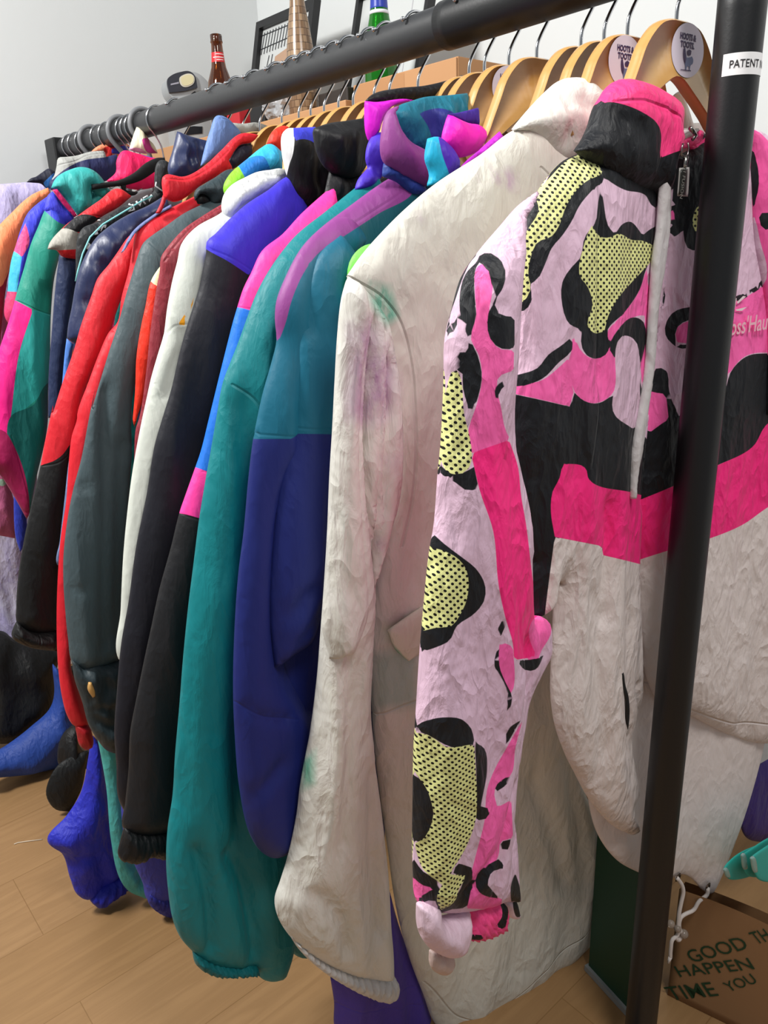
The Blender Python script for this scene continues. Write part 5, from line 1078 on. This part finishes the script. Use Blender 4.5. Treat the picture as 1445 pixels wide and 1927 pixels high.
patch('body', P((95, 348), (60, 343), (20, 345), (-60, 352), (-120, 700), (-120, 1300), (0, 1260), (60, 1240), (70, 1000), (70, 700), (95, 450)), X24, T=.020, r=.06, base='#bdb4dc', parent=j, res=.009, seed=58, fold=(.010, 14, 3), crinkle=.3, layers=[dict(c='#6f66a0', p=P((-200, 300), (200, 300), (200, 1400), (-200, 1400)), stain=.75, soft=.01, ns=17, cut=.52), dict(c='#ece9f2', p=P((-200, 850), (200, 850), (200, 1400), (-200, 1400)), stain=.8, soft=.05, ns=7, cut=.47)])
X25 = -1.93
j = garment('trousers', X25, 'dusty pink folded trousers hanging low at the left edge', 'trousers', (1.15, .35, .14, .16), '#b05a80')
patch('leg', D((-60, -400), (40, -400), (60, 200), (50, 560), (60, 640), (80, 720), (85, 830), (80, 905), (0, 890), (-60, 880)), X25, T=.022, r=.04, base='#c0648c', parent=j, res=.006, seed=59, fold=(.008, 18, 9), layers=[dict(c='#a9c9b4', p=D((-10, 580), (20, 585), (36, 605), (20, 620), (-10, 615)))])
# grey plastic hangers and bare wire hooks at the far end
for X, lab_ in ((-1.765, 'grey plastic hanger hook beside the cream scarf'), (-1.885, 'grey plastic hanger hook left of the bunched wire hooks'), (-2.06, 'grey plastic hanger hook nearest the far rail end')):
    t = thing('coat_hanger', (X, 0, RAIL_Z-.10), lab_, 'hanger', 'grey plastic hangers')
    q = [(X, .0, RAIL_Z-.14), (X, .004, RAIL_Z-.06)]+[(X, -(RR+.006)*math.cos(math.radians(a)), sag(X)+(RR+.006)*math.sin(math.radians(a))) for a in np.linspace(-45, 190, 18)]
    tube('hook', resample(np.array(q), .005, False), .0055, PLAST, t, n=8)
    patch('hanger_bar', None, X, T=.004, r=.006, world=[(-.004, RAIL_Z-.13), (-.1, RAIL_Z-.17), (-.19, RAIL_Z-.22), (-.19, RAIL_Z-.232), (-.1, RAIL_Z-.19), (0, RAIL_Z-.165), (.1, RAIL_Z-.19), (.19, RAIL_Z-.232), (.19, RAIL_Z-.22), (.1, RAIL_Z-.17), (.004, RAIL_Z-.13)], mat=PLAST, parent=t, res=.012, fold=(0, 1, 1))
for X in (-1.69, -1.80, -1.825, -1.85, -1.95, -2.00, -2.10, -2.15, -2.19):
    t = thing('coat_hanger', (X, 0, RAIL_Z-.10), 'thin wire hanger among the hooks bunched at the far end of the rail', 'hanger', 'wire hangers bunched at the far rail end')
    z0 = sag(X); rr = RR+.0025
    q = [(X, .0, z0-.11), (X, -.002, z0-.05)]+[(X, -rr*math.cos(math.radians(a)), z0+rr*math.sin(math.radians(a))) for a in np.linspace(-50, 150, 16)]
    hk = tube('hook', resample(np.array(q), .005, False), .0020, CHROME, t, n=6)
    tube('hanger_bar', [(X, -.19, z0-.20), (X, -.1, z0-.155), (X, 0, z0-.11), (X, .1, z0-.155), (X, .19, z0-.20), (X, -.19, z0-.20)], .0017, CHROME, t, n=6)
# ------------------------------------------------------------------ things on the floor
def standing(name, label, cat, p, group=None):
    q = onZ(p, 0.0); return thing(name, (q[0], q[1], 0), label, cat, group)
# trousers hanging low behind the sleeves: legs traced on planes across the rail
def low(name, label, parts, cat='trousers', waist=True):
    X0 = parts[0][1]
    j = thing(name, (X0, 0, RAIL_Z-.09), label, cat)
    if waist: patch('waist', None, X0-.004, T=.004, r=.03, base=parts[0][3], world=[(-.16, 1.31), (-.22, .62), (-.2, .37), (.0, .37), (.14, .52), (.16, 1.31)], parent=j, res=.025, fold=(0, 1, 1))
    for nm, X, pts, col_, kw in parts: patch(nm, pts, X, base=col_, parent=j, **kw)
    return j
low('tracksuit_trousers', 'royal blue tracksuit trousers with elastic hem touching the floor', [
 ('leg', -1.32, E((455, 480), (490, 520), (515, 640), (540, 760), (552, 900), (570, 1050), (600, 1170), (560, 1210), (440, 1300), (390, 1285), (350, 1200), (312, 1080), (238, 1018), (240, 990), (330, 892), (400, 780), (440, 600)), '#2a30b4', dict(T=.026, r=.05, res=.006, seed=60, fold=(.012, 16, 8), crinkle=.45, creases=[(E((330, 1110), (420, 1060), (520, 1080)), .01, .012), (E((400, 960), (480, 1010), (560, 1040)), .008, .012), (E((470, 1070), (490, 1180)), .006, .008)])),
 ('hem', -1.315, E((600, 1170), (635, 1245), (560, 1290), (490, 1342), (458, 1322), (440, 1295), (480, 1250), (540, 1210)), '#242aa6', dict(T=.026, r=.02, res=.0042, seed=61, fold=(.004, 40, 20), gather=(.003, 70, -.5)))], waist=False)
low('leggings', 'pale turquoise trouser leg hanging beside the blue tracksuit trousers', [
 ('leg', -1.265, E((485, 500), (560, 540), (600, 700), (620, 900), (640, 1100), (690, 1130), (745, 1230), (745, 1305), (690, 1285), (640, 1262), (592, 1190), (552, 1000), (530, 750), (505, 600)), '#4fb0ab', dict(T=.022, r=.04, res=.006, seed=62, fold=(.005, 18, 5), crinkle=.25, creases=[(E((650, 1140), (690, 1200), (650, 1260)), .01, .008)]))])
low('tracksuit_trousers', 'violet blue tracksuit cuff peeping below the black ski sleeve', [
 ('leg', -1.21, E((598, 730), (640, 760), (800, 1000), (880, 1100), (880, 1300), (740, 1310), (710, 1220), (670, 1130), (620, 1000)), '#3f44a8', dict(T=.022, r=.03, res=.006, seed=63)),
 ('hem', -1.205, E((735, 1260), (880, 1300), (880, 1400), (845, 1390), (790, 1370), (740, 1322)), '#33389a', dict(T=.02, r=.02, res=.004, fold=(0, 1, 1), gather=(.003, 120, -.3)))])
low('trousers', 'deep violet trousers hanging under the white stained sleeve', [
 ('leg', -.70, L((640, 1270), (660, 1400), (672, 1560), (1010, 1600), (1230, 1600), (1190, 1500), (1110, 1260), (1000, 950), (955, 780), (880, 900), (800, 1100)), '#4b3a9c', dict(T=.014, r=.04, res=.007, seed=64, fold=(.006, 16, 3), crinkle=.2, seams=[L((655, 1395), (760, 1410), (960, 1405), (1130, 1390)), L((960, 1310), (1080, 1300))]))], waist=False)
# big black bag and blue garment on the floor at the far left
BG = plain('black_canvas', '#151617', .7, bump=.3, bscale=90)
def heap(name, pts, X, col_, T, seed, **kw): return patch(name, pts, X, T=T, r=.09, base=col_, res=.010, seed=seed, fold=(.014, 9, 7), **kw)
t = thing('holdall', (-2.02, -.42, 0), 'large black fabric holdall slumped on the floor below the black ski sleeve', 'bag')
heap('bag_body', E((-160, -20), (20, -30), (60, 0), (230, 30), (290, 60), (265, 200), (250, 300), (200, 370), (160, 430), (80, 490), (0, 508), (-160, 500)), -2.02, '#191a1b', .09, 65, parent=t)
tag(heap('blanket', E((-120, 600), (0, 558), (60, 520), (150, 450), (255, 345), (262, 130), (300, 170), (345, 350), (362, 430), (325, 480), (292, 640), (180, 662), (0, 690), (-120, 690)), -1.86, '#28489a', .06, 66), 'crumpled blue cloth spread on the floor under the black holdall', 'cloth')
t = thing('baseball_cap', (-1.66, -.45, 0), 'black peaked cap lying on the floor beside the red sleeve cuff', 'cap')
heap('crown', E((285, 590), (320, 475), (380, 425), (410, 560), (460, 570), (440, 640), (380, 650), (300, 640)), -1.69, '#141415', .05, 67, parent=t)
heap('peak', E((440, 560), (430, 640), (405, 760), (350, 868), (280, 858), (234, 800), (232, 745), (292, 632), (360, 590)), -1.65, '#1b1d1e', .012, 68, parent=t)
# dark green storage crate behind the front post
GC = plain('dark_green_plastic', '#0c3d28', .5)
cr = thing('storage_box', (-.51, -.02, 0), 'slim dark green box with grey bottom edge standing left of the front post foot', 'box')
p1 = np.array([-.570, .078]); p2 = np.array([-.456, .052])
dirv = (p2-p1)/np.linalg.norm(p2-p1); nv = np.array([-dirv[1], dirv[0]])
if nv[1] < 0: nv = -nv
def prism(name, a, b, depth, z0, z1, mat, parent, inset=0.):
    q = [a+nv*inset, b+nv*inset, b+nv*(inset+depth), a+nv*(inset+depth)]
    vs = [(x, y, z0) for x, y in q]+[(x, y, z1) for x, y in q]
    fs = [(3, 2, 1, 0), (4, 5, 6, 7)]+[(i, (i+1) % 4, 4+(i+1) % 4, 4+i) for i in range(4)]
    return mesh_obj(name, vs, fs, mat, parent, smooth=False)
prism('box_wall', p1, p2, .038, .012, .40, GC, cr)
prism('base_edge', p1-dirv*.004, p2+dirv*.004, .050, .001, .0125, plain('grey_trim', '#8b8f90', .5), cr, -.006)
prism('lid', p1-dirv*.002, p2+dirv*.002, .042, .385, .405, GC, cr, -.002)
# brown paper bag with green print
XB = -.40
PAP = None
bagc = thing('paper_bag', (-.40, .2, 0), 'brown paper carrier bag printed with green capitals beside the post foot', 'bag')
bo = np.array([-.450, .137, 0.]); br = np.array([-.12, .22, 0.]); bu = br-bo; bu[2] = 0; bw = np.linalg.norm(bu); bu /= bw
def onbag(p, lift=.0):
    n_ = np.array([bu[1], -bu[0], 0.]); d = ray(p); t = np.dot(bo+n_*lift-CAM, n_)/np.dot(d, n_); return CAM+d*t
pm = plain('kraft_paper', '#96714d', .75, bump=.15, bscale=60)
tl = onbag((1256, 1665)); hb = tl[2]
n_ = np.array([bu[1], -bu[0], 0.])
vs = []; nx, nz = 24, 14
def bagpt(i, k, dep):
    u_ = i/nx; z = hb*k/nz
    wob = (.003 if dep else 0.)*noise.noise((u_*4, z*14, dep))*(k > 0)
    return bo+bu*(bw*u_)-n_*dep+n_*wob+np.array([0, 0, -dep*.5*(k/nz)+.001+z+.005*math.sin(u_*7)*(k/nz)**3])
for dep in (0., .045):
    vs += [bagpt(i, k, dep) for k in range(nz+1) for i in range(nx+1)]
fs = []; W_ = nx+1; M_ = W_*(nz+1)
for k in range(nz):
    for i in range(nx):
        a = k*W_+i; fs.append((a, a+1, a+W_+1, a+W_)); fs.append((M_+a+1, M_+a, M_+a+W_, M_+a+W_+1))
    fs.append((M_+k*W_, k*W_, (k+1)*W_, M_+(k+1)*W_)); fs.append((k*W_+nx, M_+k*W_+nx, M_+(k+1)*W_+nx, (k+1)*W_+nx))
for i in range(nx): fs.append((i+1, i, M_+i, M_+i+1))
bg = mesh_obj('bag_side', vs, fs, pm, bagc)
GI = plain('dark_green_ink', '#173d25', .6)
def bagtext(s, a, b, size_px, shear=0.):
    pa = onbag(a, .0012); pb = onbag(b, .0012); up = onbag(((a[0]+b[0])/2, (a[1]+b[1])/2-size_px), .0012)
    u_ = pb-pa; w_ = np.linalg.norm(u_); u_ /= w_; md = (pa+pb)/2; v_ = up-md; h_ = np.dot(v_, v_-u_*np.dot(u_, v_)); v_ -= u_*np.dot(u_, v_); h_ = np.linalg.norm(v_); v_ /= h_
    text('lettering', s, .03, (md, u_, v_), GI, bg, width=w_, height=h_, bold=.0001, shear=shear)
bagtext('GOOD', K((635, 1340))[0], K((1180, 1200))[0], 27)
bagtext('TH', K((1250, 1160))[0], K((1400, 1120))[0], 26)
bagtext('HAPPEN', K((510, 1475))[0], K((1230, 1400))[0], 22)
bagtext('TIME', K((430, 1700))[0], K((885, 1655))[0], 27)
bagtext('YOU', K((985, 1620))[0], K((1260, 1530))[0], 22)
# turquoise cards in clear sleeves standing in the bag
TQ = '#2fb2a6'
for i, (pts, dx, lab_) in enumerate([
   (K((920, 440), (960, 380), (1300, 180), (1355, 150), (1400, 200), (1400, 420), (1040, 540), (960, 520)), 0., 'turquoise card in clear sleeve, leftmost of three in the paper bag'),
   (K((1090, 300), (1140, 270), (1420, 120), (1460, 160), (1460, 480), (1160, 500), (1120, 440)), .03, 'turquoise card in clear sleeve, middle of three in the paper bag'),
   (K((1180, 330), (1240, 280), (1500, 150), (1550, 200), (1500, 560), (1260, 535), (1220, 470)), .06, 'turquoise card in clear sleeve, rightmost of three in the paper bag')]):
    c0 = onX(pts[0], -.37+dx*.5)
    t = thing('card', (c0[0], c0[1], hb), lab_, 'card', 'turquoise cards in the paper bag')
    patch('card_face', pts, -.37+dx*.5, T=.002, r=.004, base=TQ, parent=t, res=.006, fold=(0, 1, 1), crinkle=0)
    q = [pts[-1], pts[0], (pts[0][0]+6, pts[0][1]-4), (pts[-1][0]+6, pts[-1][1]-2)]
    patch('clear_clip', q, -.367+dx*.5, T=.003, r=.004, mat=plain('clip_plastic', '#bfe3df', .1, trans=.5), parent=t, res=.004, fold=(0, 1, 1))
tag(patch('cushion', P((1400, 1460), (1425, 1440), (1500, 1420), (1520, 1570), (1440, 1585), (1395, 1560)), -.43, T=.008, r=.03, base='#3d2a78', res=.008), 'dark violet cloth behind the white smock at the right edge', 'cloth')
# a scrap of thread on the floor
q = [onZ(p, .0015) for p in E((70, 1030), (90, 1022), (130, 1016), (210, 1006))]
tag(tube('thread', q, .0011, plain('white_thread_floor', '#d8c9b4', .8), n=5), 'short white thread lying on the wooden floor', 'thread')

# ------------------------------------------------------------------ light
w = bpy.data.worlds.new('room'); S.world = w; w.use_nodes = True
w.node_tree.nodes['Background'].inputs[0].default_value = (.86, .93, 1., 1); w.node_tree.nodes['Background'].inputs[1].default_value = .25
def lamp(name, loc, tgt, size, power, col=(1, 1, 1)):
    l = bpy.data.lights.new(name, 'AREA'); l.shape = 'DISK'; l.size = size; l.energy = power; l.color = col
    o = bpy.data.objects.new(name, l); COL.objects.link(o); o.location = loc
    o.rotation_euler = (Vector(tgt)-Vector(loc)).to_track_quat('-Z', 'Y').to_euler()
    return o
lamp('ceiling_and_fill', (-1.5, -1.5, 2.67), (-1.0, -.1, .7), .45, 64, (1, .985, .955))
lamp('ceiling_and_fill', (.35, -.5, 2.55), (-.45, -.1, .9), .5, 20, (1, .97, .93))  # added fill lamp, brightens the garment fronts from above the post end
S.cycles.use_denoising = True
S.view_settings.exposure = 0.13
